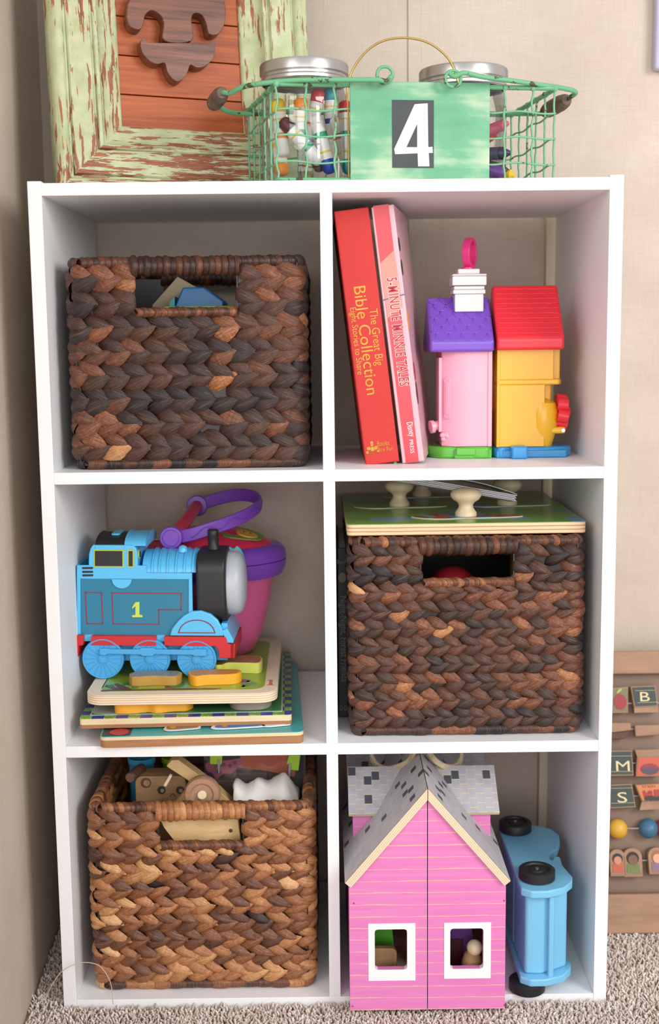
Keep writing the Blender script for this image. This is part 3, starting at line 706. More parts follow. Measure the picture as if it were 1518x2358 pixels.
# body: front face and slanted side
MB().slab([(-.0255, .008), (-.0105, -.002), (.0305, -.002), (.0305, .075), (-.0255, .075)], .0135, .128).build('body', PINKP, ph, bevel=.0012)
MB().box(.026, .031, -.0035, .004, .0135, .128).build('corner_strip', PINKP, ph, bevel=.0008)
sl = V((.015, -.010, 0)).normalized(); ST = frame_from((-.0255, .008, 0), sl, (0, 0, 1))
MB().prism(rrect(.004, .0125, .045, .093, .004), -.0022, 0, 0, ST).build('door_panel', PINKP, ph, bevel=.0008)
MB().prism(rrect(.0062, .0103, .050, .088, .002), -.0030, 0, 0, ST).build('door_inset', PINKP, ph, bevel=.0008)
MB().cyl((-.026, .014, .038), (-.036, .012, .036), .0055).cyl((-.034, .012, .036), (-.038, .011, .0355), .0075).build('door_knob', PINKP, ph)
fl = MB()
for i in range(7): fl.ball((-.026+.0125*rnd.random(), .006-.002*i/7, .016+.014*rnd.random()), .0032, .0025, .0032, 10)
fl.build('moulded_flowers', PINKP, ph)
MB().box(-.029, -.025, .005, .04, .03, .115).build('side_trim', PINKP, ph, bevel=.001)
gable_roof('roof', PURP, ph, -.0405, .032, -.012, .035, .085, .1335, .184, .0125, 'scallop')
ch = MB(); 
for x, d, z0, z1, f in ((.0165, .0150, .166, .186, 1), (.0185, .016, .186, .191, 1), (.0175, .0155, .191, .195, 1), (.0195, .0175, .1955, .206, 1.07), (.0195, .018, .206, .2085, 1)):
    ch.box(.0065-x, .0065+x, .030-d, .030+d, z0, z1)
ch.box(.0065-.0125, .0065+.0125, .019, .041, .2085, .2145); ch.build('chimney', WHT, ph, bevel=.0014)
MB().lathe([(.008, .214), (.0075, .2165), (.004, .2175)], (.0065, .030, 0), 24).build('ring_base', MAG, ph)
rT = M.Translation(V((.0085, .030, .2325))) @ M.Rotation(math.radians(62), 4, 'Z')
rp = MB(); vs = []; n = 40
for i in range(n):
    a = 2*PI*i/n
    for rr, yy in ((.0115, -.0045), (.0115, .0045), (.0155, .0045), (.0155, -.0045)):
        vs.append((rr*math.cos(a)*.82, yy, rr*math.sin(a)*1.12))
rp.add(vs, [(4*i+j, 4*i+(j+1) % 4, 4*((i+1) % n)+(j+1) % 4, 4*((i+1) % n)+j) for i in range(n) for j in range(4)], 0, rT)
rp.build('carry_ring', MAG, ph, bevel=.0008)

yh = thing('toy_house', 'yellow toy house with a ribbed red roof and blue base', 'toy house', (.535, .105, S1))
MB().slab(smooth2([(-.037, .0), (-.037, .07), (.035, .072), (.052, .045), (.053, .02), (.040, .002), (.01, -.002), (-.02, -.001)], 4), 0, .0125).build('base', SKY, yh, bevel=.003, seg=3)
MB().box(-.037, .044, -.004, .02, 0, .009).build('base_step', SKY, yh, bevel=.002)
MB().box(-.021, -.003, -.017, .006, 0, .0145).build('base_tab', SKY, yh, bevel=.0025, seg=3)
MB().box(-.0365, .0185, -.001, .075, .0125, .084).build('body', YELP, yh, bevel=.001)
MB().box(-.0365, -.033, -.0025, .0, .0125, .135).build('corner_strip', YELP, yh, bevel=.0006)
MB().box(-.0365, .028, -.001, .075, .086, .135).build('upper_storey', YELP, yh, bevel=.001)
MB().slab([(-.036, -.003), (.034, -.003), (.038, .006), (.038, .06), (-.036, .06)], .083, .0895).build('ledge', YELP, yh, bevel=.002, seg=3)
MB().box(.028, .037, .008, .07, .088, .135).build('bay_top', YELP, yh, bevel=.002)
MB().box(.018, .028, .010, .07, .012, .085).build('bay', YELP, yh, bevel=.003)
MB().lathe([(.010, .0125), (.012, .02), (.0165, .035), (.017, .052), (.014, .062), (.004, .067)], (.019, .012, 0), 24).build('side_bulge', YELP, yh)
MB().box(.015, .043, -.001, .006, .027, .035).build('wheel_arm', YELP, yh, bevel=.003, seg=3)
MB().cyl((.0395, -.0015, .031), (.0395, -.0025, .031), .0022, n=14).build('arm_screw', plain('screw_steel', '#c9c9c9', .3, .9), yh)
fw = MB()
for i in range(6):
    a = 2*PI*i/6+.3; fw.cyl((.034, .014+.011*math.cos(a), .052+.0125*math.sin(a)), (.046, .014+.012*math.cos(a), .050+.0135*math.sin(a)), .0085, .0075, 18)
fw.ball((.045, .014, .051), .006, .008, .008); fw.build('flower_wheel', REDH, yh)
gable_roof('roof', REDH, yh, -.0385, .0375, -.014, .035, .085, .136, .197, .0135, 'rib')
MB().lathe([(.006, .05), (.012, .055), (.014, .07), (.014, .10), (.010, .112), (.002, .118)], (-.041, .045, 0), 24).build('rear_drum', plain('amber_plastic', '#eba52c', **PLK), yh)

# ------------------------------------------------------------------ chunky puzzles in the middle left cubby
PLY = plywood(); 
def art(name, cols, sc=60, seed=0):
    """printed picture: patches of flat colour"""
    if name in MC: return MC[name]
    m, nt, b = base(name); v = nt.nodes.new('ShaderNodeTexVoronoi'); v.inputs['Scale'].default_value = sc
    mp = objco(nt); ad = nt.nodes.new('ShaderNodeVectorMath'); ad.operation = 'ADD'; nz = nt.nodes.new('ShaderNodeTexNoise'); nz.inputs['Scale'].default_value = 40
    nt.links.new(mp, nz.inputs['Vector']); sc_ = nt.nodes.new('ShaderNodeVectorMath'); sc_.operation = 'SCALE'; sc_.inputs[3].default_value = .02
    nt.links.new(nz.outputs['Color'], sc_.inputs[0]); nt.links.new(mp, ad.inputs[0]); nt.links.new(sc_.outputs[0], ad.inputs[1]); nt.links.new(ad.outputs[0], v.inputs['Vector'])
    s = nt.nodes.new('ShaderNodeSeparateColor'); nt.links.new(v.outputs['Color'], s.inputs[0])
    nt.links.new(ramp(nt, s.outputs[0], [(i/len(cols), hexc(c)) for i, c in enumerate(cols)], 'CONSTANT'), b.inputs['Base Color'])
    b.inputs['Roughness'].default_value = .35; b.inputs['Coat Weight'].default_value = .3; MC[name] = m; return m
def board(name, label, mat, w_, d_, t, r, edge, top, inset=0, bottom=None):
    o = thing(name, label, 'puzzle', mat)
    MB().slab(rrect(0, w_, 0, d_, r), 0, t).build('board', edge, o, bevel=.0006)
    if top: MB().slab(rrect(inset, w_-inset, inset, d_-inset, max(.001, r-inset*.3)), t-.0004, t+.0004).build('printed_picture', top, o, flat=True)
    return o
EDGE2 = plywood('board_edge', '#e8cfa8', '#b0794c', .0125)
def two_tone(name, t, split, a='#ecd6b2', c='#b17d52'):
    m, nt, b = base(name); s = nt.nodes.new('ShaderNodeSeparateXYZ'); nt.links.new(objco(nt), s.inputs[0])
    f = mathn(nt, 'GREATER_THAN', s.outputs['Z'], split); n = noise(nt, objco(nt, (20, 20, 600)), 1, 3)
    A = ramp(nt, n, [(.3, hexc('#dfc59c')), (.7, hexc(a))]); C = ramp(nt, n, [(.3, hexc('#9c6a44')), (.7, hexc(c))])
    nt.links.new(mixc(nt, f, C, A), b.inputs['Base Color']); b.inputs['Roughness'].default_value = .6; return m
ZP = S2+.0005
p3 = board('puzzle_board', 'turquoise vehicle puzzle board at the bottom of the stack', frame_from((.0535, -.0075, ZP), (1, .045, 0), (0, 0, 1)), .222, .292, .0125, .007, two_tone('edge_three', .0125, .0085), plain('turquoise_print', '#2fa3a4', .35, var=.12, vs=40, coat=.3))
MB().slab(rrect(.002, .033, .002, .04, .003), .0128, .0134).build('dark_print', plain('print_navy', '#25303c', .4), p3)
MB().slab([(a, b) for a, b in arc(.020, .013, .0105, 0, 360, 24)][:-1], .0133, .0139).build('red_badge', plain('print_badge_red', '#b8303a', .4), p3)
for lb, c0, rx, ry, m1, m2 in (('flat brown truck piece lying in the turquoise puzzle', (.088, .024), .020, .013, '#8a6a4c', '#d9d3c6'), ('flat blue car piece lying in the turquoise puzzle', (.150, .024), .030, .012, '#2f6fae', '#e6e4e0'), ('flat grey piece at the right of the turquoise puzzle', (.192, .028), .016, .012, '#b7b9c0', '#e6e4e0')):
    q = thing('puzzle_piece', lb, 'puzzle piece', p3.matrix_world @ M.Translation(V((c0[0], c0[1], .0135))), 'flat vehicle pieces')
    ot = smooth2([(-rx, -ry*.6), (-rx*.6, -ry), (rx*.3, -ry*.8), (rx, -ry*.5), (rx*.9, ry*.3), (rx*.2, ry*.4), (-.1*rx, ry), (-rx*.7, ry*.6)], 4)
    MB().slab(ot, 0, .0012).build('border', plain('pc'+m2, m2, .4), q); MB().slab([(a*.85, b*.82) for a, b in ot], .001, .0017).build('picture', plain('pc'+m1, m1, .35, var=.2, vs=120), q)
    MB().cyl((-rx*.5, -ry*.3, .0015), (-rx*.5, -ry*.3, .0022), ry*.3, n=16).build('wheel_print', plain('pcw', '#c08b3c', .4), q)
ZP2 = ZP+.0125+.0019
def border_mat():
    m, nt, b = base('checked_border'); s = nt.nodes.new('ShaderNodeSeparateXYZ'); nt.links.new(objco(nt), s.inputs[0])
    c = nt.nodes.new('ShaderNodeTexChecker'); c.inputs['Scale'].default_value = 75; nt.links.new(objco(nt, (1, 1, .0)), c.inputs['Vector'])
    g = ramp(nt, noise(nt, objco(nt), 300, 2), [(.45, hexc('#6e9a3c')), (.6, hexc('#9cc04e'))])
    nt.links.new(mixc(nt, c.outputs['Fac'], g, hexc('#3a3f8c')), b.inputs['Base Color']); b.inputs['Roughness'].default_value = .35; return m
p2 = board('puzzle_board', 'puzzle board with a green and blue checked border, middle of the stack', frame_from((.0275, .016, ZP2), (1, .030, 0), (0, 0, 1)), .2345, .272, .0115, .004, two_tone('edge_two', .0115, .0045), border_mat())
MB().slab(rrect(.010, .2245, .010, .262, .002), .0118, .0124).build('silver_line', plain('silver_print', '#b9c2bd', .4), p2)
MB().slab(rrect(.0115, .223, .0115, .2605, .002), .0122, .0128).build('green_field', plain('deep_green_print', '#3f7f4a', .35, var=.3, vs=30), p2)
MB().slab(smooth2([(.015, .014), (.07, .014), (.08, .03), (.05, .05), (.015, .045)], 4), .0126, .0131).build('pale_patch', plain('pale_print', '#a9b7ae', .35, var=.1), p2)
lettering('Schmidt & co. 8 pieces', .005, plain('tiny_print', '#2c3a22', .5), p2, (.2325, .013, .0121), (0, 1, 0), (-1, 0, 0), name='fine_print') if False else None
def chunky(label, poly, T, t, side, top, nm='chunky pieces on the stack'):
    q = thing('puzzle_piece', label, 'puzzle piece', T, nm); MB().slab(poly, 0, t).build('block', side, q, bevel=.0008)
    MB().slab([(a*.93, b*.93) for a, b in poly], t-.0002, t+.0004).build('picture', top, q); return q
YW = plain('paint_marigold', '#f0a828', .35, coat=.3); LY = plain('paint_lemon', '#dbe06a', .4, coat=.3); OCH = plain('paint_ochre', '#b98d3f', .45)
chunky('marigold cloud-shaped block under the beige-edged puzzle, at left', smooth2([(-.036, -.006), (-.03, -.013), (-.012, -.012), (0, -.008), (.012, -.013), (.028, -.008), (.045, -.006), (.045, .012), (-.03, .014)], 4), p2.matrix_world @ M.Translation(V((.073, .022, .013))), .0125, YW, YW)
chunky('clear grey block under the beige-edged puzzle, at right', smooth2([(-.022, 0), (-.012, -.010), (.012, -.010), (.022, 0), (.02, .014), (-.02, .014)], 4), p2.matrix_world @ M.Translation(V((.188, .024, .013))), .0125, plain('stone_plastic', '#8b8478', .3), plain('stone_plastic', '#8b8478', .3))
chunky('marigold block under the beige-edged puzzle, at the back', smooth2([(-.03, -.01), (.03, -.01), (.03, .012), (-.03, .012)], 3), p2.matrix_world @ M.Translation(V((.12, .19, .013))), .0125, YW, YW)
ZP1 = ZP2+.0115+.0015+.0127
g1 = plain('meadow_print', '#94ad34', .35, var=.12, vs=40, coat=.3)
p1 = board('puzzle_board', 'beech-edged animal puzzle board on top of the stack, under the train', frame_from((.0335, .018, ZP1), (1, .012, 0), (0, 0, 1)), .2125, .250, .0115, .020, plywood('beech_ply', '#ecdcc2', '#cfa883', .0026), g1, .0145)
MB().slab(rrect(.0145, .0145+.001, .03, .2, .0004), .0118, .0119).build('picture_edge', g1, p1)
br = plain('branch_print', '#6b3f2c', .4)
MB().slab([(.016, .0155), (.140, .0155), (.150, .019), (.13, .021), (.05, .021), (.034, .040), (.029, .046), (.026, .043), (.034, .026), (.018, .040), (.017, .034), (.03, .021), (.016, .019)], .0118, .0123).build('branch_picture', br, p1)
lf = MB()
for x, y, r in ((.024, .034, .004), (.04, .042, .004), (.052, .030, .004), (.098, .037, .009), (.118, .06, .007)): lf.slab([(a, b) for a, b in arc(x, y, r, 0, 360, 12, r*1.6)][:-1], .0118, .0124)
lf.build('leaf_pictures', plain('foliage_print', '#3f7f47', .4), p1)
MB().slab([(.086, .024), (.096, .024), (.100, .060), (.084, .060)], .0117, .0122).build('trunk_picture', br, p1)
fn = MB()
for a_ in range(-2, 4): fn.slab([(a + .172, b+.022) for a, b in [(0, 0), (.003, .001), (.018*math.cos(.4+a_*.42)+.003, .028*math.sin(.55+a_*.28)), (.016*math.cos(.4+a_*.42), .030*math.sin(.55+a_*.28))]], .0118, .0123)
fn.build('fern_picture', plain('fern_print', '#6f8f52', .4), p1)
MB().slab([(a, b) for a, b in arc(.1735, .048, .0085, 0, 360, 20, .007)][:-1], .0118, .0123).build('cutout', plain('mauve_print', '#8b6f8a', .4), p1)
MB().slab([(a, b) for a, b in arc(.1715, .047, .006, 0, 360, 20, .0052)][:-1], .0121, .0125).build('cutout_shade', plain('plum_print', '#5d4460', .4), p1)
lettering('Janod', .0085, RED, p1, (.2065, .030, .0117), (0, 1, 0), (-1, 0, 0), width=.022)
ZT1 = ZP1+.0119
chunky('ochre badger block on the top puzzle, under the middle train wheel', smooth2([(-.026, -.010), (0, -.008), (.024, -.010), (.025, .012), (-.026, .012)], 3), p1.matrix_world @ M.Translation(V((.074, .043, .0119))), .011, OCH, plain('pc_badger', '#8f8a80', .4, var=.4, vs=160))
chunky('marigold fox block on the top puzzle, under the front train wheel', smooth2([(-.026, -.004), (-.018, -.013), (-.006, -.009), (.026, -.006), (.028, .013), (-.024, .013)], 4), p1.matrix_world @ M.Translation(V((.139, .041, .0119))), .012, YW, plain('pc_fox', '#c98a3c', .4, var=.3, vs=160))
chunky('lemon yellow giraffe block on the top puzzle, right of the train', smooth2([(-.03, -.01), (-.022, -.014), (-.014, -.004), (.010, -.006), (.024, -.006), (.024, .022), (.0, .03), (-.03, .02)], 4), p1.matrix_world @ M.Translation(V((.167, .085, .0119))), .013, LY, plain('pc_giraffe', '#a97a4a', .4, var=.3, vs=120))

# ------------------------------------------------------------------ blue toy locomotive
YT = .088; TX0 = P(239, 1562, YT).x
tr = thing('toy_train', 'blue plastic toy steam engine with a 1 on its side, on the stacked puzzles', 'toy train', M.Translation(V((TX0, YT, ZT1))) @ M.Rotation(math.radians(-1.5), 4, 'Z'))
TI = tr.matrix_world.inverted() if False else (M.Translation(V((TX0, YT, ZT1)))).inverted()
def T_(zx, zy, y=0):
    q = TI @ P(90+.4414*zx, 1090+.4414*zy, YT+y); return (q.x, q.z)
BL = plain('engine_blue_plastic', '#58bdec', **PLK); BK = plain('satin_black', '#1e1e20', .42, var=.05); RE = plain('engine_red', '#c8262b', .35, var=.04)
WHB = plain('wheel_blue', '#47a6dd', .42, var=.03); LGR = plain('light_grey_plastic', '#b9bfc7', .35, var=.02); DEP = .074
def tp(pts, y0, y1, nm, m, bv=0, **kw): return MB().prism([T_(*p, y0) if False else T_(*p) for p in pts], y0, y1).build(nm, m, tr, bevel=bv, **kw)
# body sides: opaque surround, see-through tank panel
for ya, yb_ in ((0, .003), (DEP-.003, DEP)):
    tp([(195, 480), (560, 480), (560, 518), (800, 518), (800, 552), (195, 552)], ya, yb_, 'side_surround', BL, .001)
    tp([(195, 545), (214, 545), (216, 842), (197, 842)], ya, yb_, 'side_post', BL, .0008)
    tp([(781, 545), (800, 545), (803, 712), (803, 760), (781, 748)], ya, yb_, 'side_post', BL, .0008)
TINT = clear('tinted_blue_window', (.16, .42, .58), .03, .12, .62, (.05, .33, .52))
for ya, yb_ in ((.0012, .0022), (DEP-.0022, DEP-.0012)):
    tp([(212, 548), (783, 548), (783, 760), (700, 842), (212, 842)], ya, yb_, 'see_through_panel', TINT)
tp([(197, 836), (1000, 836), (1000, 880), (197, 880)], .002, DEP-.002, 'chassis', BL, .001)
tp([(195, 482), (199, 482), (201, 840), (197, 840)], .002, DEP-.002, 'rear_wall', BL)
tp([(300, 560), (760, 560), (760, 700), (700, 780), (520, 830), (250, 830)], .028, .046, 'inner_hopper', plain('deep_blue', '#1f6c92', .4), .002)
for s_ in (0,): tp([(380, 552)]+[(432-52*math.cos(a*PI/12), 552+48*math.sin(a*PI/12)) for a in range(13)]+[(484, 552)], -.0006, .0012, 'coin_slot_lip', BL, .0004)
# splasher arch over the front wheels
spl = [(685, 842), (697, 805), (725, 768), (760, 735), (800, 714), (850, 710), (900, 728), (935, 758), (958, 800), (968, 842)]
tp(spl, -.004, .002, 'wheel_arch', BL, .0015); tp(spl, DEP-.002, DEP+.004, 'wheel_arch', BL, .0015)
LINE = plain('lining_red', '#9c2433', .4)
def line(pts, y, w_=.0011, closed=True, nm='red_lining', m=LINE):
    q = [T_(*p) for p in pts]; mb = MB()
    for i in range(len(q) if closed else len(q)-1):
        a, b = V((q[i][0], 0, q[i][1])), V((q[(i+1) % len(q)][0], 0, q[(i+1) % len(q)][1])); d = (b-a).normalized()*w_/2; n_ = V((-d.z, 0, d.x))
        a2, b2 = a-d, b+d; mb.prism([(p.x, p.z) for p in (a2+n_, b2+n_, b2-n_, a2-n_)], y-.0004, y)
    return mb.build(nm, m, tr, flat=True)
line([(240, 622), (325, 624), (332, 786), (248, 786)], .0011); line([(380, 625), (743, 625), (742, 710), (626, 710), (626, 786), (386, 786)], .0011)
line([(732, 824)]+[(827-92*math.cos(PI*i/14), 824-66*math.sin(PI*i/14)) for i in range(1, 14)]+[(922, 824)], -.0041)
n1 = [(486, 697), (503, 672), (524, 670), (524, 737), (540, 739), (540, 750), (486, 750), (486, 740), (503, 738), (503, 693), (486, 706)]
MB().prism([T_(*p) for p in n1], .0004, .0011).build('numeral', plain('lime_numeral', '#c6d85a', .4), tr, flat=True)
# cab
cab = MB().prism([T_(*p) for p in [(257, 482), (260, 420), (268, 392), (280, 374), (492, 374), (508, 392), (514, 420), (516, 500), (530, 519), (560, 519), (560, 530), (257, 530)]], 0, DEP)
cab.build('cab', BL, tr, bevel=.003, seg=3)
cx0, cz0 = T_(283, 374); cx1, _ = T_(505, 374); rf = MB(); n = 12; vs = []
def roofsec(x, y_in=.0, r=.009):
    out = []
    for i in range(n+1):
        a = PI*i/n; out.append((x, DEP/2-(DEP/2-y_in)*math.cos(a), cz0-.002+r*math.sin(a)))
    return out
for a, b, nm, mt, dr in ((cx0+.002, cx1-.013, 'cab_roof', BK, 0), (cx1-.013, cx1+.012, 'cab_roof_rim', BL, .0012)):
    mb = MB(); A = roofsec(a, .001, .0105+dr); B = roofsec(b, .001, .0105+dr); k = len(A)
    mb.add(A+B, [(i, i+1, k+i+1, k+i) for i in range(k-1)]+[list(range(k)), list(range(2*k-1, k-1, -1)), (k-1, 0, k, 2*k-1)])
    o = mb.build(nm, mt, tr, bevel=.0012)
sx_, sz_ = (cx0+cx1)/2-.004, cz0+.0085
MB().slab(rrect(sx_-.004, sx_+.006, DEP/2-.016, DEP/2+.014, .003), sz_-.001, sz_+.0012).build('coin_slot', BL, tr, bevel=.0006)
YO = plain('window_yellow', '#b9c03e', .4)
for (a, b, c, d) in ((285, 398, 443, 489), (462, 398, 497, 489)):
    MB().prism([T_(a, b), T_(c, b), T_(c, d), T_(a, d)], -.0006, .0002).build('window_outline', YO, tr, flat=True)
    MB().prism([T_(a+7, b+6), T_(c-7, b+6), T_(c-7, d-6), T_(a+7, d-6)], -.001, -.0005).build('window', BK, tr, flat=True)
q = T_(540, 428); fx, _ = T_(514, 428)
MB().cyl((fx-.001, .010, q[1]), (fx+.0012, .010, q[1]), .0052, n=24).build('round_window_outline', YO, tr); MB().cyl((fx, .010, q[1]), (fx+.0016, .010, q[1]), .0040, n=24).build('round_window', BK, tr)
for zy in (497, 517, 535):
    MB().prism(rrect(T_(204, 0)[0], T_(262, 0)[0], T_(0, zy+5)[1], T_(0, zy-5)[1], .0009), -.0006, .0003).build('vent_slot', BK, tr)
# boiler, bands, dome
bz = T_(0, 518)[1]; bx0, bx1 = T_(520, 0)[0], T_(810, 0)[0]; br_ = DEP/2-.006
def half(x0, x1, r, zc, nm, m, rz=None, bv=.001, full=False, ry=None):
    rz = rz or r; mb = MB(); k = 25; vs = []; ry = ry or r
    for x in (x0, x1):
        for i in range(k): a = PI*i/(k-1); vs.append((x, DEP/2-ry*math.cos(a), zc+rz*math.sin(a)))
    mb.add(vs, [(i, i+1, k+i+1, k+i) for i in range(k-1)]+[list(range(k)), list(range(2*k-1, k-1, -1)), (k-1, 0, k, 2*k-1)]); return mb.build(nm, m, tr, bevel=bv)
half(bx0, bx1, DEP/2-.003, bz-.002, 'boiler', BL, .0215, 0)
for zx in (575, 612, 655, 700, 745, 790): 
    x = T_(zx, 0)[0]; half(x-.0011, x+.0011, DEP/2-.0018, bz-.002, 'boiler_band', BL, .0225, .0006)
x = T_(722, 0)[0]; MB().lathe([(.0058, 0), (.0055, .003), (.0045, .006), (.002, .0076), (.0001, .008)], (x, DEP/2-.010, bz+.018), 24).build('steam_dome', BL, tr)
# smokebox: rounded black box, domed plain grey front
sx0, sx1 = T_(803, 0)[0], T_(962, 0)[0]; szb, szt = T_(0, 800)[1], T_(0, 462)[1]
mb = MB(); R = M(((0, 0, 1, 0), (1, 0, 0, 0), (0, 1, 0, 0), (0, 0, 0, 1)))
mb.slab(rrect(-.001, DEP+.001, szb, szt+.008, .022, 10), sx0, sx1, 0, R); mb.build('smokebox', BK, tr, bevel=.004, seg=4)
fc = MB(); ft = T_(0, 458)[1]; fb = T_(0, 765)[1]; fx0 = sx1-.002
prf = [(1.0, 0), (1.0, .010), (.96, .015), (.86, .0185), (.6, .0215), (.3, .0225), (.001, .023)]
TF = M.Translation(V((fx0, DEP/2, (ft+fb)/2))) @ M.Rotation(PI/2, 4, 'Y')
fc.lathe([(r_*.036, z_) for r_, z_ in prf], (0, 0, 0), 40, 0, TF, 1.04, .93); fc.build('domed_front', LGR, tr)
x = T_(884, 0)[0]; zt = T_(0, 325)[1]
MB().lathe([(.0085, szt+.006), (.0075, szt+.010), (.0062, szt+.013), (.0062, zt-.008), (.0066, zt-.007), (.0066, zt-.001), (.0058, zt), (.0045, zt), (.0045, zt-.004), (.0001, zt-.004)], (x, DEP/2-.004, 0), 24).build('chimney', BK, tr, sharp=50)
# running boards and buffer beam
tp([(168, 846), (178, 842), (236, 842), (236, 892), (213, 896), (211, 952), (165, 952)], -.006, DEP+.006, 'rear_running_board', RE, .0012)
tp([(277, 844), (615, 844), (615, 893), (277, 893)], -.005, .004, 'running_board', RE, .0006); tp([(277, 844), (615, 844), (615, 893), (277, 893)], DEP-.004, DEP+.005, 'running_board', RE, .0006)
fb_ = [(657, 844), (978, 844), (990, 880), (1024, 880), (1022, 955), (944, 955), (940, 915), (925, 893), (657, 893)]
tp(fb_, -.005, .003, 'running_board', RE, .0008); tp(fb_, DEP-.003, DEP+.005, 'running_board', RE, .0008)
tp([(1000, 880), (1026, 880), (1024, 955), (1000, 955)], -.005, DEP+.005, 'buffer_beam', RE, .0008)
tp([(955, 815), (985, 876), (1018, 878), (1018, 860), (985, 800)], -.004, DEP+.004, 'front_deck', BL, .001)
tp([(950, 780), (985, 780), (985, 850), (950, 850)], .002, DEP-.002, 'front_block', BL, .001)
# wheels with raised spokes
for side, yy, dr in ((0, -.004, -1), (1, DEP+.004, 1)):
    for zx in (337, 582, 826):
        c = T_(zx, 962); r = c[1]; mb = MB(); cc = V((c[0], 0, r)); y0, y1 = (yy, yy+.006) if side == 0 else (yy-.006, yy)
        mb.cyl((cc.x, y0, cc.z), (cc.x, y1, cc.z), r, n=56)
        fy_ = yy+dr*.0002
        mb.tube([(cc.x+(r-.0013)*math.cos(2*PI*i/48), fy_, cc.z+(r-.0013)*math.sin(2*PI*i/48)) for i in range(48)], .0011, 6, True)
        mb.cyl((cc.x, yy+dr*.0016, cc.z), (cc.x, y0+.003, cc.z), .0048, n=24); mb.cyl((cc.x, yy+dr*.0024, cc.z), (cc.x, y0+.003, cc.z), .0028, n=20)
        for i in range(18):
            a = 2*PI*i/18; mb.tube([(cc.x+.004*math.cos(a), fy_, cc.z+.004*math.sin(a)), (cc.x+(r-.001)*math.cos(a), fy_, cc.z+(r-.001)*math.sin(a))], .00055, 5)
        mb.build('wheel', WHB, tr, sharp=40)
MB().box(T_(250, 0)[0], T_(960, 0)[0], .006, DEP-.006, T_(0, 990)[1], T_(0, 880)[1]).build('axle_block', WHB, tr, bevel=.001)
tp([(322, 905), (365, 905), (375, 908), (530, 908), (540, 900), (605, 900), (612, 908), (810, 908), (818, 905), (880, 905), (880, 942), (815, 942), (808, 936), (610, 934), (600, 944), (545, 944), (538, 936), (365, 934), (355, 942), (322, 938)], -.0085, -.0055, 'coupling_rod', WHB, .001)

# ------------------------------------------------------------------ pink toy basket behind the train
bk = thing('toy_bucket', 'pink and purple oval toy basket with a swing handle behind the blue train', 'toy basket', (.158, .205, ZT1))
PB = plain('hot_pink_plastic', '#e0649a', **PLK); PU = plain('violet_plastic', '#7a3fb8', **PLK); RL = plain('raspberry_plastic', '#d5264f', **PLK)
rz0 = .106
MB().lathe([(.001, 0), (.52, 0), (.60, .004), (.72, .030), (.82, .065), (.86, .090), (.87, rz0)], (0, 0, 0), 48, 0, M.Diagonal(V((.090, .068, 1, 1)))).build('cup', PB, bk)
MB().lathe([(.87, rz0-.006), (.97, rz0-.006), (1.02, rz0+.003), (1.03, rz0+.012), (1.03, rz0+.0125), (1.0, rz0+.013), (1.03, rz0+.0135), (1.02, rz0+.024), (.96, rz0+.030), (.86, rz0+.032), (.84, rz0+.030)], (0, 0, 0), 56, 0, M.Diagonal(V((.092, .070, 1, 1)))).build('rim', PU, bk, sharp=60)
MB().lathe([(.86, rz0+.028), (.84, rz0+.033), (.7, rz0+.0405), (.5, rz0+.0470), (.3, rz0+.0508), (.15, rz0+.0523), (.001, rz0+.0528)], (0, 0, 0), 56, 0, M.Diagonal(V((.092, .070, 1, 1)))).build('lid', RL, bk, sharp=60)
stk = MB(); n = 22; LT = lambda x, y: rz0+.0528-.0222*((x/.092)**2+(y/.070)**2)
def decal(poly, m, nm, h=.0006):
    mb = MB(); k = len(poly); mb.add([(x, y, LT(x, y)+h) for x, y in poly]+[(x, y, LT(x, y)-.001) for x, y in poly], [list(range(k))]+[(i, (i+1) % k, k+(i+1) % k, k+i) for i in range(k)]); return mb.build(nm, m, bk, flat=True)
decal(smooth2([(.020, -.035), (.060, -.030), (.066, -.005), (.040, .012), (.018, .005)], 4), plain('sticker_green', '#6f8f3a', .4, var=.1), 'sticker')
decal([(x, y) for x, y in arc(.048, -.018, .013, 0, 360, 24, .010)][:-1], plain('sticker_sun', '#dba23a', .4), 'sun_picture', .0011)
decal(smooth2([(-.065, -.02), (-.02, -.04), (.0, -.02), (-.02, .02), (-.06, .012)], 4), plain('sticker_cream', '#c9b58f', .4, var=.15, vs=60), 'sticker')
for dx in (-.004, .004): decal([(x, y) for x, y in arc(.048+dx, -.015, .0011, 0, 360, 10, .0016)][:-1], BK, 'sun_eye', .0015)
BI = bk.matrix_world.inverted() if False else M.Translation(V((-.158, -.205, -ZT1)))
def ribbon(pts, hw, th, nm, m, parent):
    pts = smooth(pts, 6); mb = MB(); vs = []; fs = []; k = len(pts)
    for i, p in enumerate(pts):
        t = (pts[min(k-1, i+1)]-pts[max(0, i-1)]).normalized(); s_ = t.cross(V((0, 0, 1))).normalized(); u_ = s_.cross(t).normalized()
        for a, b in ((-1, -1), (1, -1), (1, 1), (-1, 1)): vs.append(p+s_*a*th/2+u_*b*hw)
    for i in range(k-1):
        for j in range(4): fs.append((4*i+j, 4*i+(j+1) % 4, 4*i+4+(j+1) % 4, 4*i+4+j))
    fs += [(3, 2, 1, 0), (4*k-4, 4*k-3, 4*k-2, 4*k-1)]; mb.add(vs, fs); return mb.build(nm, m, parent, bevel=.0015, seg=2), pts
def Bz(zx, zy, y): return BI @ P(90+.4414*zx, 1090+.4414*zy, y)
hp, pts = ribbon([Bz(*p) for p in [(700, 335, .142), (790, 320, .138), (900, 287, .138), (1000, 253, .145), (1085, 215, .158), (1140, 178, .178), (1152, 150, .20), (1120, 122, .225), (1040, 112, .245), (940, 130, .256), (830, 165, .262)]], .0078, .004, 'handle', PU, bk)
wv = MB(); n = len(pts); q = []
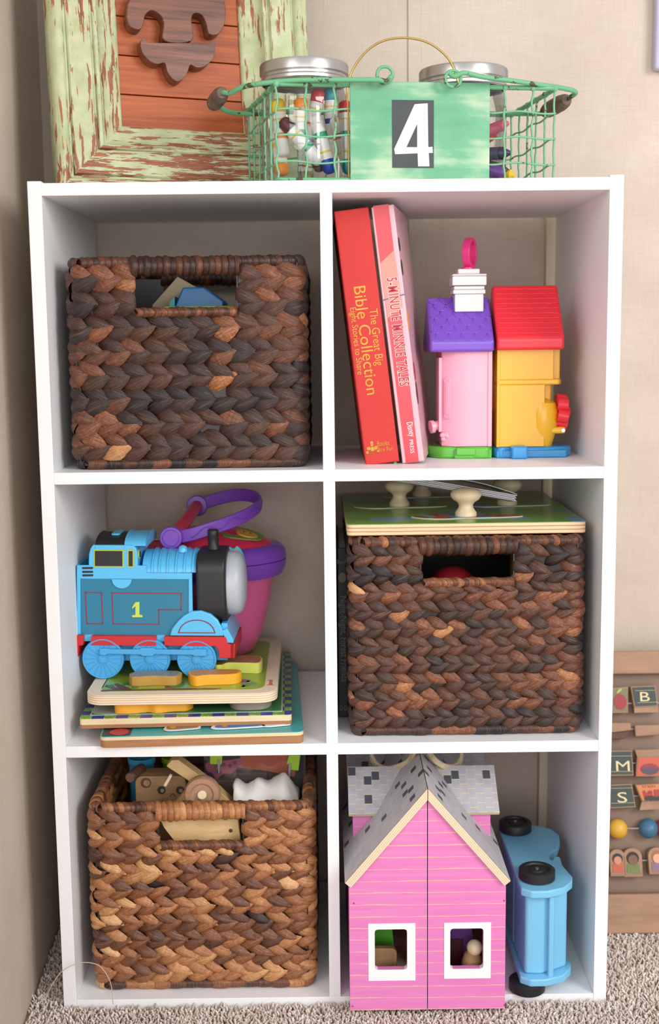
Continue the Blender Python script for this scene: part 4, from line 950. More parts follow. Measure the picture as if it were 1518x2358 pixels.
for i in range(6, 40):
    t = (pts[min(n-1, i+1)]-pts[max(0, i-1)]).normalized(); s_ = t.cross(V((0, 0, 1))).normalized(); u_ = s_.cross(t)
    q.append(pts[i]+s_*.0023+u_*.0035*math.sin(i*.75))
wv.tube(q, .0008, 6).build('raised_wave', PU, bk, sharp=180)
a, b = Bz(690, 335, .138), Bz(825, 168, .262)
MB().cyl((a.x, a.y-.005, a.z), (a.x, a.y+.006, a.z), .0135, n=36).build('pivot_hub', PU, bk, bevel=.0015); MB().cyl((a.x, a.y-.0065, a.z), (a.x, a.y, a.z), .0098, n=36).build('hub_cap', PU, bk, bevel=.001)
MB().cyl((b.x, b.y-.006, b.z), (b.x, b.y+.005, b.z), .0135, n=36).build('pivot_hub', PU, bk, bevel=.0015)
MB().cyl((a.x+.004, a.y+.004, a.z+.002), (b.x, b.y-.004, b.z), .0085, .0075, 28).build('hinge_bar', RL, bk)
CY = plain('aqua_plastic', '#57b9cf', **PLK); fo_ = Bz(1000, 445, .136)
of = [( -.018, -.012), (-.014, .006), (-.006, .009), (-.002, .014), (.004, .012), (.008, .015), (.014, .008), (.017, -.004), (.014, -.016), (.004, -.018)]
MB().prism(smooth2([(fo_.x+x, fo_.z+z) for x, z in of], 4), fo_.y-.002, fo_.y+.004).build('butterfly_backing', CY, bk, bevel=.001)
MB().prism(smooth2([(fo_.x+x*.78, fo_.z+z*.78) for x, z in of], 4), fo_.y-.003, fo_.y).build('butterfly_picture', plain('butterfly_print', '#e79a63', .35, var=.3, vs=90), bk)

# ------------------------------------------------------------------ knob puzzle on the basket
ZK = S2+.2245+.0009; kb0 = P(800, 1216, .028); 
kn = board('knob_puzzle', 'wooden knob puzzle board with a green farm picture, lying on the basket', frame_from((.3255, .028, ZK), (1, .008, 0), (0, 0, 1)), .262, .258, .0125, .006, plywood('knob_ply', '#ecd0a6', '#b88963', .0041),
           art('farm_print', ['#6f9440', '#7da045', '#86a84b', '#6f9440', '#7a9c48', '#6b93a8', '#7ca24a', '#8aa64c'], 28))
KW = wood('turned_beech', '#dcc39c', '#ecd9b8', (60, 60, 9), .45)
def kpc(label, u, v, w_, d_, cols, sc):
    c = PZ(u, v, ZK+.0129); q = thing('puzzle_piece', label, 'puzzle piece', (c.x, c.y, ZK+.0130), 'knobbed pieces')
    ot = smooth2([(-w_, -.2*d_), (-.6*w_, -d_), (0, -.8*d_), (.5*w_, -d_*.7), (w_, -.4*d_), (.9*w_, .1*d_), (.4*w_, .4*d_), (.1*w_, d_), (-.5*w_, .9*d_), (-.8*w_, .4*d_)], 4)
    MB().slab(ot, 0, .0006).build('cut_outline', plain('cut_pale', '#d9dcc0', .4), q); MB().slab([(a*.965, b*.95) for a, b in ot], .0003, .0010).build('picture', art('art'+cols[0], cols, sc), q)
    MB().lathe([(.0122, .001), (.0122, .0045), (.0108, .0065), (.0085, .010), (.0080, .013), (.0098, .0162), (.0150, .0195), (.0175, .0235), (.0172, .0265), (.0145, .0297), (.008, .0318), (.0001, .0325)], n=40).build('knob', KW, q)
    return q
kpc('blue and red piece with the front round wooden knob', 1073, 1189, .062, .022, ['#8c4a33', '#4c7ea6', '#b2553a', '#6f93b0', '#7e8f3f'], 70)
kpc('brown and green piece with the left round wooden knob', 920, 1166, .055, .020, ['#9a7a44', '#7f9444', '#a58a4a', '#6f8c40'], 60)
kpc('piece with the right round knob partly behind the papers', 1168, 1163, .05, .018, ['#7f9a6b', '#6b93a8', '#86a84b'], 60)
kpc('piece with the rearmost round wooden knob', 972, 1143, .05, .018, ['#7a7a4b', '#8b6a4b', '#6f9440'], 60)
pa = P(905, 1098, .085); pb = P(1190, 1147, .085)
bkT = frame_from((pb.x, .085, pb.z), (pa-pb).normalized(), (0, .14, 1)) @ M.Diagonal(V((1, -1, 1, 1))); bt = thing('booklet', 'thin stack of loose papers slanting across the round wooden knobs', 'papers', bkT)
for i, (m_, l_) in enumerate((('#c8c4c8', .150), ('#9aa4c0', .146), ('#e6e2dc', .15), ('#b48a98', .144), ('#dfe3e6', .15), ('#8fa8c4', .147), ('#ece8e0', .152))):
    MB().box(.0+.001*(i % 3), l_, -.0, .045, -.0035+.0010*i, -.0028+.0010*i).build('sheet', plain('paper'+m_, m_, .35), bt)
cvv = [V((.0+.15*i/12, 0, .004+.006*math.sin(PI*min(1, i/9)))) for i in range(13)]
mb = MB(); mb.add([p for p in cvv]+[p+V((0, .045, 0)) for p in cvv]+[p+V((0, 0, .0006)) for p in cvv]+[p+V((0, .045, .0006)) for p in cvv], [(i, i+1, 14+i, 13+i) for i in range(12)]+[(26+i+13, 26+i+14, 26+i+1, 26+i) for i in range(12)]+[(i, 26+i, 27+i, i+1) for i in range(12)])
mb.build('cover_sheet', plain('cover_film', '#b9bcc2', .2, coat=.4), bt)

# things seen through the hand holes
t = thing('toy_ball', 'dark red ball behind the hand hole of the basket under the knob puzzle', 'ball', (P(1045, 1340, .09).x, .10, S2+.15)); t.location.z = S2+.052+.035
MB().ball((0, 0, .06), .03).build('ball_surface', plain('deep_red', '#a52430', .35), t)
t = thing('toy_block', 'amber upright block at the right inside the basket under the puzzle', 'block', (.52, .085, S2+.009)); MB().box(0, .012, 0, .05, 0, .20).build('block_body', plain('amber_block', '#b5813a', .5), t, bevel=.002); MB().box(.001, .011, -.0006, .0, .01, .19).build('front_face', plain('amber_face', '#c99048', .5), t)
t = thing('book', 'thin red book standing at the right inside the basket under the puzzle', 'book', (.540, .05, S2+.009)); MB().box(0, .006, 0, .15, 0, .195).build('cover', plain('crimson_cover', '#a3232f', .4), t, bevel=.001); MB().box(.001, .005, -.0, .148, .1951, .1955).build('page_block', PAGE, t)
t = thing('toy_block', 'bright blue wedge seen through the hand hole of the top left basket', 'block', (.155, .12, S1+.009))
q = [(-.022, 0), (.034, 0), (.034, .172), (.012, .188), (-.012, .188), (-.022, .165)]; MB().prism(q, 0, .06).build('block_body', plain('wedge_blue', '#2272b0', .35), t, bevel=.002); MB().prism([(-.028, .15), (-.022, .15), (-.022, .178), (-.028, .172)], .005, .05).build('side_tab', TEAL, t)
t = thing('card_sheet', 'tan card leaning behind the blue wedge in the top left basket', 'card', (.115, .16, S1+.009)); MB().prism([(-.02, 0), (.055, 0), (.06, .178), (.018, .202), (-.012, .170)], 0, .003).build('card', plain('tan_card', '#b3a084', .6), t); MB().prism([(-.018, .01), (.05, .01), (.05, .02)], -.0006, 0).build('printed_edge', plain('card_print', '#8f7c62', .6), t)
t = thing('toy_block', 'lime green piece peeping under the hole binding of the top left basket', 'block', (.18, .045, S1+.009)); MB().box(-.05, .05, 0, .015, 0, .165).build('block_body', plain('lime_block', '#6a9c3a', .45), t, bevel=.002); MB().cyl((.02, -.001, .12), (.02, .001, .12), .006).build('raised_dot', plain('lime_dot', '#7fae45', .45), t)

# ------------------------------------------------------------------ toys in the golden basket
def B7(zx, zy, y): return P(100+.448*zx, 1710+.448*zy, y)
NW = wood('pine_toy', '#c99f66', '#e3c48f', (14, 60, 60), .5); BW_ = wood('beech_brown', '#8f6c4a', '#b08a62', (10, 60, 60), .5); WW = wood('walnut_ring', '#8a6650', '#b48c70', (50, 50, 50), .5, .8)
crate = thing('wooden_crate', 'plain wooden box under the toys in the golden basket', 'box', (.16, .15, TH+.009)); MB().box(-.09, .09, -.02, .08, 0, .145).build('crate_body', BW_, crate, bevel=.002); MB().box(-.08, .08, -.01, .07, .144, .147).build('crate_lid', NW, crate)
crate2 = thing('wooden_crate', 'low wooden box at the front of the golden basket', 'box', (.16, .07, TH+.009)); MB().box(-.09, .09, .0, .055, 0, .120).build('crate_body', BW_, crate2, bevel=.002); MB().box(-.08, .08, .005, .05, .119, .122).build('crate_lid', NW, crate2)
a = B7(470, 175, .085); b = B7(737, 345, .085); fbk = thing('smiling_block', 'rounded wooden block with a painted smile standing in the golden basket', 'toy block', (a.x, .085, TH+.009+.123))
W7 = b.x-a.x; zt = a.z-fbk.location.z
MB().prism(rrect(0, W7, 0, zt, .008), 0, .030).build('block_body', BW_, fbk, bevel=.0012)
F7 = lambda zx, zy: (B7(zx, zy, .085).x-fbk.location.x, B7(zx, zy, .085).z-fbk.location.z)
c = F7(527, 207); MB().cyl((c[0], -.0004, c[1]), (c[0], .004, c[1]), .0062, n=24).build('peg_hole', plain('hole_shadow', '#5d3f2c', .6), fbk); MB().cyl((c[0]+.001, -.001, c[1]), (c[0]+.001, .004, c[1]), .0038, n=20).build('peg', WW, fbk)
for zx in (607, 703):
    c = F7(zx, 244); MB().cyl((c[0], -.0006, c[1]), (c[0], .001, c[1]), .0048, n=24).build('eye', plain('eye_brown', '#3c2c20', .5), fbk); MB().cyl((c[0]+.001, -.001, c[1]-.0004), (c[0]+.001, .0, c[1]-.0004), .0022, n=20).build('pupil', plain('pupil_grey', '#8b8a86', .5), fbk)
MB().tube([(F7(600+80*i/10, 0)[0], -.0004, F7(0, 296+34*math.sin(PI*i/10*.8+.25))[1]) for i in range(11)], .0006, 6).build('smile', plain('eye_brown', '#3c2c20', .5), fbk)
MB().tube([(F7(645+24*i/8, 0)[0], -.0004, F7(0, 283-12*math.sin(PI*i/8))[1]) for i in range(9)], .0005, 6).build('nose', plain('eye_brown', '#3c2c20', .5), fbk)
wt = thing('wooden_push_toy', 'pine plank toy with a turned wooden wheel leaning over the basket handle', 'wooden toy', (B7(820, 250, .06).x, .062, TH+.009+.123))
WI7 = M.Translation(-V(wt.location))
def W7p(pts, y0, y1, nm, m, bv=.001): return MB().prism([(q.x, q.z) for q in [WI7 @ B7(zx, zy, .062) for zx, zy in pts]], y0, y1).build(nm, m, wt, bevel=bv)
W7p([(628, 132), (655, 100), (690, 98), (790, 172), (880, 240), (985, 335), (900, 380), (740, 205)], .006, .024, 'plank', NW)
W7p([(655, 345), (735, 248), (765, 250), (765, 345)], .006, .02, 'brace', NW)
W7p([(615, 222), (648, 166), (662, 174), (630, 230)], .0, .006, 'dowel', KW, .001)
W7p([(690, 330), (745, 258), (800, 300), (760, 345)], .01, .02, 'side_rail', NW)
c = WI7 @ B7(820, 252, .045)
MB().lathe([(.0001, 0), (.0185, 0), (.0200, .002), (.0205, .006), (.0200, .010), (.019, .0125), (.0135, .0128), (.0115, .0105), (.0001, .0105)], (0, 0, 0), 44, 0, M.Translation(c+V((0, .002, 0))) @ M.Rotation(PI/2, 4, 'X')).build('wheel', WW, wt, sharp=45)
MB().cyl(c+V((0, -.012, 0)), c+V((0, .03, 0)), .0052, n=24).build('axle_peg', KW, wt, bevel=.001)
pl = thing('pine_plank', 'slanted pine board behind the hand hole of the golden basket', 'board', (B7(800, 480, .045).x, .036, TH+.009)); PI7 = M.Translation(-V(pl.location))
MB().prism([(q.x, q.z) for q in [PI7 @ B7(zx, zy, .036) for zx, zy in [(600, 400), (1000, 392), (1022, 560), (1060, 900), (740, 900), (712, 560), (620, 440)]]], 0, .014).build('board_body', NW, pl, bevel=.001)
q = PI7 @ B7(963, 452, .036); MB().cyl((q.x, -.0005, q.z), (q.x, .003, q.z), .0022, n=16).build('knot', plain('knot_brown', '#5a3a2a', .6), pl)
def cup(label, zx0, zx1, zy0, zy1, y, col, zb=None):
    a, b = B7(zx0, zy0, y), B7(zx1, zy1, y); r = (b.x-a.x)/2; zz = zb if zb is not None else b.z; t = thing('stacking_cup', label, 'cup', ((a.x+b.x)/2, y+r, zz))
    h = a.z-zz; MB().lathe([(.001, 0), (r*.8, 0), (r*.86, .003), (r*.97, h-.004), (r, h-.003), (r, h), (r*.93, h), (r*.85, .005), (.001, .004)], n=36).build('cup_wall', col, t, sharp=50)
    MB().lathe([(r*.98, h-.007), (r*1.04, h-.006), (r*1.04, h-.001), (r*.98, h)], n=36, cap=False).build('cup_rim', col, t); return t
zc = TH+.009+.148
cup('sky blue cup at the back left of the golden basket', 425, 565, 95, 165, .125, plain('cup_blue', '#3e9cc6', **PLK), zc)
cup('lime green cup at the back of the golden basket', 602, 728, 92, 165, .150, plain('cup_lime', '#8fb52a', **PLK), zc)
t = thing('wooden_dowel', 'dark rounded wooden peg lying in front of the sky blue cup', 'peg', B7(450, 180, .085)); t.location.z = zc+.002
q = M.Translation(-V(t.location)) @ B7(450, 178, .085); MB().tube(smooth([q, q+V((.006, .012, .003)), q+V((.010, .024, .002))], 4), .0062, 20).build('peg_body', plain('peg_brown', '#5d3e34', .5), t, bevel=.002); MB().cyl(q+V((-.001, -.002, 0)), q+V((0, .002, 0)), .0055, n=24).build('peg_end', plain('peg_end', '#7a5546', .5), t)
t = thing('toy_block', 'dark blue flat block at the left of the golden basket', 'block', B7(400, 245, .10)); t.location.z = zc-.012
MB().box(-.022, .022, 0, .03, .0, .018).build('block_body', plain('navy_block', '#22356f', .4), t, bevel=.003); MB().box(-.018, .018, -.001, .001, .004, .012).build('front_face', plain('navy_face', '#2c4484', .4), t)
# clear plastic box with printed side
ca, cb = B7(825, 60, .105), B7(1350, 275, .105); cxm = ca.x
bxo = thing('clear_box', 'clear plastic box with lime clips at the back right of the golden basket', 'plastic box', (cxm, .105, zc)); CW_ = cb.x-ca.x; ZH = S2-TH-.004-zc
mb = MB(); mb.box(0, CW_, 0, .0012, 0, ZH).box(0, CW_, .10, .1012, 0, ZH).box(0, .0012, .0012, .1, 0, ZH).box(CW_-.0012, CW_, .0012, .1, 0, ZH).box(0, CW_, .0012, .1, 0, .0012)
mb.build('box_walls', clear('clear_plastic', (.88, .9, .92), .05, .1, .05, (.5, .5, .55)), bxo)
XI = M.Translation(-V(bxo.location))
def X7(pts, y0, y1, nm, m, par=bxo, sm=False, bv=0):
    q = [(p.x, p.z) for p in [XI @ B7(zx, zy, .105) for zx, zy in pts]]; return MB().prism(smooth2(q, 4) if sm else q, y0, y1).build(nm, m, par, bevel=bv)
X7([(1012, 60), (1305, 60), (1290, 180), (1160, 150), (1005, 130)], .0016, .0024, 'orange_print', plain('orange_print', '#e86a34', .4, var=.06))
X7([(832, 120), (850, 100), (900, 96), (960, 92), (1000, 84), (1030, 86), (1020, 110), (990, 140), (960, 165), (930, 160), (900, 185), (885, 190), (870, 160), (845, 150)], .0014, .0022, 'pink_animal_picture', plain('pink_print', '#d8607c', .4, var=.15, vs=60), sm=True)
ds = MB()
for zx, zy in ((885, 120), (925, 115), (960, 120), (900, 150), (985, 105)): ds.slab([(0, 0)], 0, 0) if False else ds.cyl(XI @ B7(zx, zy, .105)+V((0, .0004, 0)), XI @ B7(zx, zy, .105)+V((0, .0014, 0)), .0024, n=12)
ds.build('picture_spots', plain('spot_print', '#7c3a4c', .4), bxo)
LC = plain('lime_clip', '#a4cc3a', .35)
X7([(857, 60), (922, 60), (918, 108), (857, 106)], -.004, 0, 'clip', LC, bv=.001); X7([(1262, 60), (1322, 60), (1312, 140), (1272, 136), (1270, 108), (1250, 106)], -.004, 0, 'clip', LC, bv=.001)
GC = plain('grey_tab', '#9a9ca2', .4)
X7([(897, 80), (912, 80), (907, 150), (900, 150)], -.0055, -.004, 'tab', GC, bv=.0004); X7([(1262, 100), (1276, 100), (1268, 178), (1258, 178)], -.0055, -.004, 'tab', GC, bv=.0004)
for i, (zx, zy, w7, h7) in enumerate(((915, 200, .035, .012), (985, 205, .03, .016), (1060, 195, .04, .010), (1010, 180, .05, .008), (1100, 210, .03, .014))):
    q = B7(zx, zy, .115); t = thing('wooden_piece', ['grey-brown wooden piece at the left end inside the clear box', 'notched wooden piece beside the left one inside the clear box', 'long wooden piece in the middle inside the clear box', 'upper flat wooden piece inside the clear box', 'short wooden piece at the right inside the clear box'][i], 'wooden piece', (q.x, .112+.012*i, zc+.002))
    MB().box(-w7/2, w7/2, 0, .010, 0, max(.006, q.z-zc)).build('piece_body', BW_, t, bevel=.001)
# crumpled cloth
cl = thing('tissue', 'crumpled white cloth resting on the right of the golden basket rim', 'cloth', B7(1150, 310, .06)); cl.location.z = TH+.009+.123
XI2 = M.Translation(-V(cl.location)); tops = [(975, 242, 316), (986, 228, 318), (1030, 256, 320), (1070, 236, 320), (1100, 216, 320), (1150, 240, 320), (1200, 214, 320), (1240, 194, 318), (1285, 258, 318), (1312, 300, 316)]
tops = [(p.x, p.y, p.z) for p in smooth(tops, 3)]; vs = []; nr = 9
for i, (zx, zt_, zb_) in enumerate(tops):
    for j in range(nr):
        f = j/(nr-1); y = .046+.05*f+.004*math.sin(i*.5+j*1.1); zz = zb_+(zt_-zb_)*(math.sin(f*PI*.9)**.8 if f < .56 else max(.3, math.sin(f*PI*.9)))+rnd.uniform(-1.5, 1.5)*(f > 0)
        p = XI2 @ B7(zx+rnd.uniform(-2, 2)+2*math.sin(j*1.3+i*.3), zz if f > 0 else zb_+60, .062); vs.append((p.x, y-.062+.012, p.z))
mb = MB(); mb.add(vs, [(i*nr+j, i*nr+j+1, (i+1)*nr+j+1, (i+1)*nr+j) for i in range(len(tops)-1) for j in range(nr-1)])
o = mb.build('cloth_sheet', plain('white_tissue', '#f1eeea', .8), cl, sharp=180); s_ = o.modifiers.new('thick', 'SOLIDIFY'); s_.thickness = .0008
o2 = MB().box(-.03, .035, .0, .02, 0, .006).build('cloth_fold', plain('white_tissue', '#f1eeea', .8), cl, bevel=.003)

# ------------------------------------------------------------------ pink dollhouse
def clap_mat():
    m, nt, b = base('pink_clapboard'); co = objco(nt); s_ = nt.nodes.new('ShaderNodeSeparateXYZ'); nt.links.new(co, s_.inputs[0])
    wob = mathn(nt, 'MULTIPLY', mathn(nt, 'SUBTRACT', noise(nt, objco(nt, (14, 14, 30)), 1, 3), .5), .0035)
    z = mathn(nt, 'DIVIDE', mathn(nt, 'ADD', s_.outputs['Z'], wob), .0136); f = mathn(nt, 'FRACT', z)
    wdt = mathn(nt, 'MULTIPLY', noise(nt, objco(nt, (45, 45, 75)), 1, 2), .20)
    ln = mathn(nt, 'LESS_THAN', f, mathn(nt, 'SUBTRACT', wdt, .035))
    n = noise(nt, objco(nt, (8, 8, 200)), 1, 3)
    pk = ramp(nt, n, [(.3, hexc('#dd78b6')), (.7, hexc('#e387c0'))])
    nt.links.new(mixc(nt, ln, pk, hexc('#e8b49c')), b.inputs['Base Color']); b.inputs['Roughness'].default_value = .5
    bumpn(nt, b, ln, -.2, .0004) ; return m
def shingle_mat():
    m, nt, b = base('grey_shingles'); s_ = nt.nodes.new('ShaderNodeSeparateXYZ'); nt.links.new(objco(nt), s_.inputs[0])
    x = mathn(nt, 'DIVIDE', s_.outputs['X'], .0092); cx = mathn(nt, 'FLOOR', x)
    odd = mathn(nt, 'MULTIPLY', mathn(nt, 'MODULO', mathn(nt, 'ABSOLUTE', cx), 2), .5)
    y = mathn(nt, 'ADD', mathn(nt, 'DIVIDE', s_.outputs['Y'], .0125), odd); cy = mathn(nt, 'FLOOR', y)
    cmb = nt.nodes.new('ShaderNodeCombineXYZ'); nt.links.new(cx, cmb.inputs[0]); nt.links.new(cy, cmb.inputs[1])
    wn = nt.nodes.new('ShaderNodeTexWhiteNoise'); wn.noise_dimensions = '3D'; nt.links.new(cmb.outputs[0], wn.inputs['Vector'])
    dk = mathn(nt, 'GREATER_THAN', wn.outputs['Value'], .87)
    fy_ = mathn(nt, 'FRACT', y); fx_ = mathn(nt, 'FRACT', x)
    mort = mathn(nt, 'MAXIMUM', mathn(nt, 'LESS_THAN', fy_, .09), mathn(nt, 'MULTIPLY', mathn(nt, 'LESS_THAN', fx_, .07), .45))
    g = ramp(nt, noise(nt, objco(nt), 60, 3), [(.35, hexc('#b3b1b8')), (.65, hexc('#c0bec4'))])
    c = mixc(nt, dk, g, hexc('#4f535f')); nt.links.new(mixc(nt, mort, c, hexc('#dccbb0')), b.inputs['Base Color']); b.inputs['Roughness'].default_value = .5; return m
CLAP, SHG, PLYR = clap_mat(), shingle_mat(), plywood('roof_ply', '#e6d6ba', '#cdb28c', .0021)
PINKF = CLAP; WTR = plain('white_window_paint', '#f2efee', .45)
DX, DY, DZ = .4085, -.033, TH+.0005
dh = thing('dollhouse', 'pink wooden dollhouse with a grey shingled roof in the bottom right cubby', 'dollhouse', (DX, DY, DZ))
SLP, APX, HW, DD = 1.179, .2500, .0855, .27
def H(u, v, y=.004): q = P(u, v, DY+y); return (q.x-DX, q.z-DZ)
tc = math.hypot(1, SLP); th_ = .0085
def roofz(x): return APX+.0065-SLP*abs(x)          # outer surface
def under(x): return roofz(x)-th_*tc
for sx in (-1, 1):
    e = .0005
    (wx0, wz1), (wx1, wz0) = (H(863, 2140), H(938, 2232)) if sx < 0 else (H(1037, 2138), H(1113, 2230))
    xa, xb = (-HW, -e) if sx < 0 else (e, HW)
    fwm = MB()
    fwm.prism([(xa, 0), (wx0, 0), (wx0, under(wx0)), (xa, under(xa))], .004, .011); fwm.prism([(wx1, 0), (xb, 0), (xb, under(xb)), (wx1, under(wx1))], .004, .011)
    fwm.prism([(wx0, 0), (wx1, 0), (wx1, wz0), (wx0, wz0)], .004, .011); fwm.prism([(wx0, wz1), (wx1, wz1), (wx1, under(wx1)), (wx0, under(wx0))], .004, .011)
    o = fwm.build('front_wall', PINKF, dh, flat=True)
    bm = bmesh.new(); bm.from_mesh(o.data); bmesh.ops.remove_doubles(bm, verts=bm.verts, dist=1e-5); bm.to_mesh(o.data); bm.free()
    MB().box(min(sx*HW, sx*(HW-.007)), max(sx*HW, sx*(HW-.007)), .011, DD-.006, 0, under(HW)).build('side_wall', PINKF, dh)
    MB().prism([(xa, 0), (xb, 0), (xb, under(xb)), (xa, under(xa))], DD-.006, DD).build('rear_wall', PINKF, dh)
    MB().box(min(sx*e, sx*(HW-.007)), max(sx*e, sx*(HW-.007)), .011, DD-.006, 0, .006).build('house_floor', PLYR, dh)
    f0, f1 = (H(848, 2127), H(957, 2257)) if sx < 0 else (H(1023, 2125), H(1130, 2252))
    fr2 = MB(); X0, X1, Z0, Z1 = f0[0], f1[0], f1[1], f0[1]
    for a, b, c, d in ((X0, wx0, Z0, Z1), (wx1, X1, Z0, Z1), (wx0, wx1, Z0, wz0), (wx0, wx1, wz1, Z1)): fr2.box(a, b, .0034, .0041, c, d)
    for (cx_, cz_, s1, s2) in ((wx0, wz0, 1, 1), (wx1, wz0, -1, 1), (wx0, wz1, 1, -1), (wx1, wz1, -1, -1)):
        fr2.prism([(cx_, cz_), (cx_+s1*.0032, cz_), (cx_+s1*.0014, cz_+s2*.0006), (cx_+s1*.0006, cz_+s2*.0014), (cx_, cz_+s2*.0032)], .0034, .0110)
    o = fr2.build('window_frame', WTR, dh, flat=True); bm = bmesh.new(); bm.from_mesh(o.data); bmesh.ops.remove_doubles(bm, verts=bm.verts, dist=1e-5); bm.to_mesh(o.data); bm.free()
    for (u, v) in (((815, 2080), (812, 2317)) if sx < 0 else ((1161, 2074), (1162, 2314))):
        q = H(u, v); MB().cyl((q[0], .0036, q[1]), (q[0], .0042, q[1]), .0009, n=10).build('pin', plain('pin_brown', '#8a4a4a', .5), dh)
    # main roof slab: local x down the slope, y depth, z outward
    L_ = .0900*tc; T = M.Translation(V((0, 0, roofz(0)))) @ (M(((sx/tc, 0, sx*SLP/tc, 0), (0, 1, 0, 0), (-SLP/tc, 0, 1/tc, 0), (0, 0, 0, 1))) if sx > 0 else M(((-1/tc, 0, -SLP/tc, 0), (0, 1, 0, 0), (-SLP/tc, 0, 1/tc, 0), (0, 0, 0, 1))))
    rm = MB(); a0 = .0006
    vs = [(a0-0*th_, 0, 0), (a0-th_*SLP*0, 0, -th_), (L_, 0, -th_), (L_, 0, 0)]
    vs = [(a0, 0, 0), (a0-0.0+th_*SLP, 0, -th_), (L_, 0, -th_), (L_, 0, 0)]
    vs = vs+[(x, DD+.003, z) for x, y, z in vs]
    rm.add(vs, [(0, 1, 2, 3), (7, 6, 5, 4), (0, 4, 5, 1), (1, 5, 6, 2), (2, 6, 7, 3)], 0)
    rm.add([(a0, 0, .0002), (L_, 0, .0002), (L_, DD+.003, .0002), (a0, DD+.003, .0002)], [(0, 1, 2, 3)], 1)
    o = rm.build('roof_panel', [PLYR, SHG], dh, flat=True, mat=T); bm = bmesh.new(); bm.from_mesh(o.data); bmesh.ops.recalc_face_normals(bm, faces=bm.faces); bm.to_mesh(o.data); bm.free()
# cross gables
for yr_, nm in ((.133, 'front'), (.247, 'rear')):
    ze, zr, ov = .1950, .2335, .050
    for sx in (-1, 1):
        if nm == 'rear' and False: continue
        xa, xb = (-.0790, -.012) if sx < 0 else (.012, .0800)
        cp_ = [(yr_-ov+.008, .11), (yr_+ov-.008 if nm == 'front' else DD-.002, .11), (yr_+ov-.008 if nm == 'front' else DD-.002, .195), (yr_, zr-.008), (yr_-ov+.008, .198)]
        mb = MB(); k = len(cp_); mb.add([(xa, y, z) for y, z in cp_]+[(xb, y, z) for y, z in cp_], [list(range(k-1, -1, -1)), list(range(k, 2*k))]+[(i, (i+1) % k, k+(i+1) % k, k+i) for i in range(k)])
        o = mb.build('dormer', PINKF, dh, flat=True); bm = bmesh.new(); bm.from_mesh(o.data); bmesh.ops.recalc_face_normals(bm, faces=bm.faces); bm.to_mesh(o.data); bm.free()
        xo0, xo1 = (-.0838, -.010) if sx < 0 else (.010, .0895)
        sl_ = V((0, ov, zr-ze)); Ls = sl_.length; T = frame_from((xo0, yr_-ov, ze), (1, 0, 0), V((0, -(zr-ze), ov)))
        rm = MB(); rm.box(0, xo1-xo0, 0, Ls, -.0045, 0, 0); rm.add([(0, 0, .0002), (xo1-xo0, 0, .0002), (xo1-xo0, Ls, .0002), (0, Ls, .0002)], [(0, 1, 2, 3)], 1)
        rm.build('dormer_roof', [PLYR, SHG], dh, flat=True, mat=T)
        if nm == 'front':
            T = frame_from((xo0, yr_, zr), (1, 0, 0), V((0, (zr-ze), ov)))
            rm = MB(); rm.box(0, xo1-xo0, 0, Ls, -.0045, 0, 0); rm.add([(0, 0, .0002), (xo1-xo0, 0, .0002), (xo1-xo0, Ls, .0002), (0, Ls, .0002)], [(0, 1, 2, 3)], 1)
            rm.build('dormer_roof', [PLYR, SHG], dh, flat=True, mat=T)
ROPE = wood('bent_wood', '#b39a78', '#dccaa8', (60, 60, 60), .5)
for sx, pts in ((-1, [(957, 1722), (950, 1740), (940, 1755), (920, 1764), (893, 1770), (868, 1762), (856, 1742), (858, 1722)]), (1, [(986, 1722), (994, 1742), (1008, 1756), (1026, 1765), (1048, 1764), (1062, 1748), (1062, 1726)])):
    q = [P(u, v, .075+.008*i)-V((DX, DY, DZ)) for i, (u, v) in enumerate(pts)]; q = [V((a.x, a.y, min(a.z, S2-TH-DZ-.004))) for a in q]
    ribbon(q, .0035, .0045, 'carry_handle', ROPE, dh)
t = thing('doll_chair', 'lime green doll furniture seen through the left dollhouse window', 'doll furniture', (DX-.046, DY+.03, DZ+.0065))
MB().prism(smooth2([(-.020, 0), (.010, 0), (.011, .055), (.004, .066), (-.004, .072), (-.014, .074), (-.020, .06)], 4), .030, .036).build('back', LIME, t, bevel=.001); MB().prism(rrect(-.016, .014, .0, .052, .006), .0, .008).build('front_panel', BW_, t, bevel=.001)
t = thing('doll_figure', 'brown rounded wooden doll piece seen through the right dollhouse window', 'doll', (DX+.052, DY+.03, DZ+.0065)); MB().lathe([(.012, 0), (.013, .02), (.011, .038), (.008, .046), (.001, .05)], n=24).build('body', BW_, t); MB().ball((.003, 0, .052), .009, mi=0).build('head', KW, t)
t = thing('toy_block', 'dark purple arched piece behind the right dollhouse window', 'block', (DX+.030, DY+.055, DZ+.0065)); MB().prism(smooth2([(-.018, 0), (.024, 0), (.024, .07), (.01, .082), (-.012, .078), (-.018, .06)], 4), 0, .01).build('arch', PUR, t, bevel=.001); MB().box(-.01, .015, -.0006, .0, .01, .05).build('arch_panel', MAR, t)

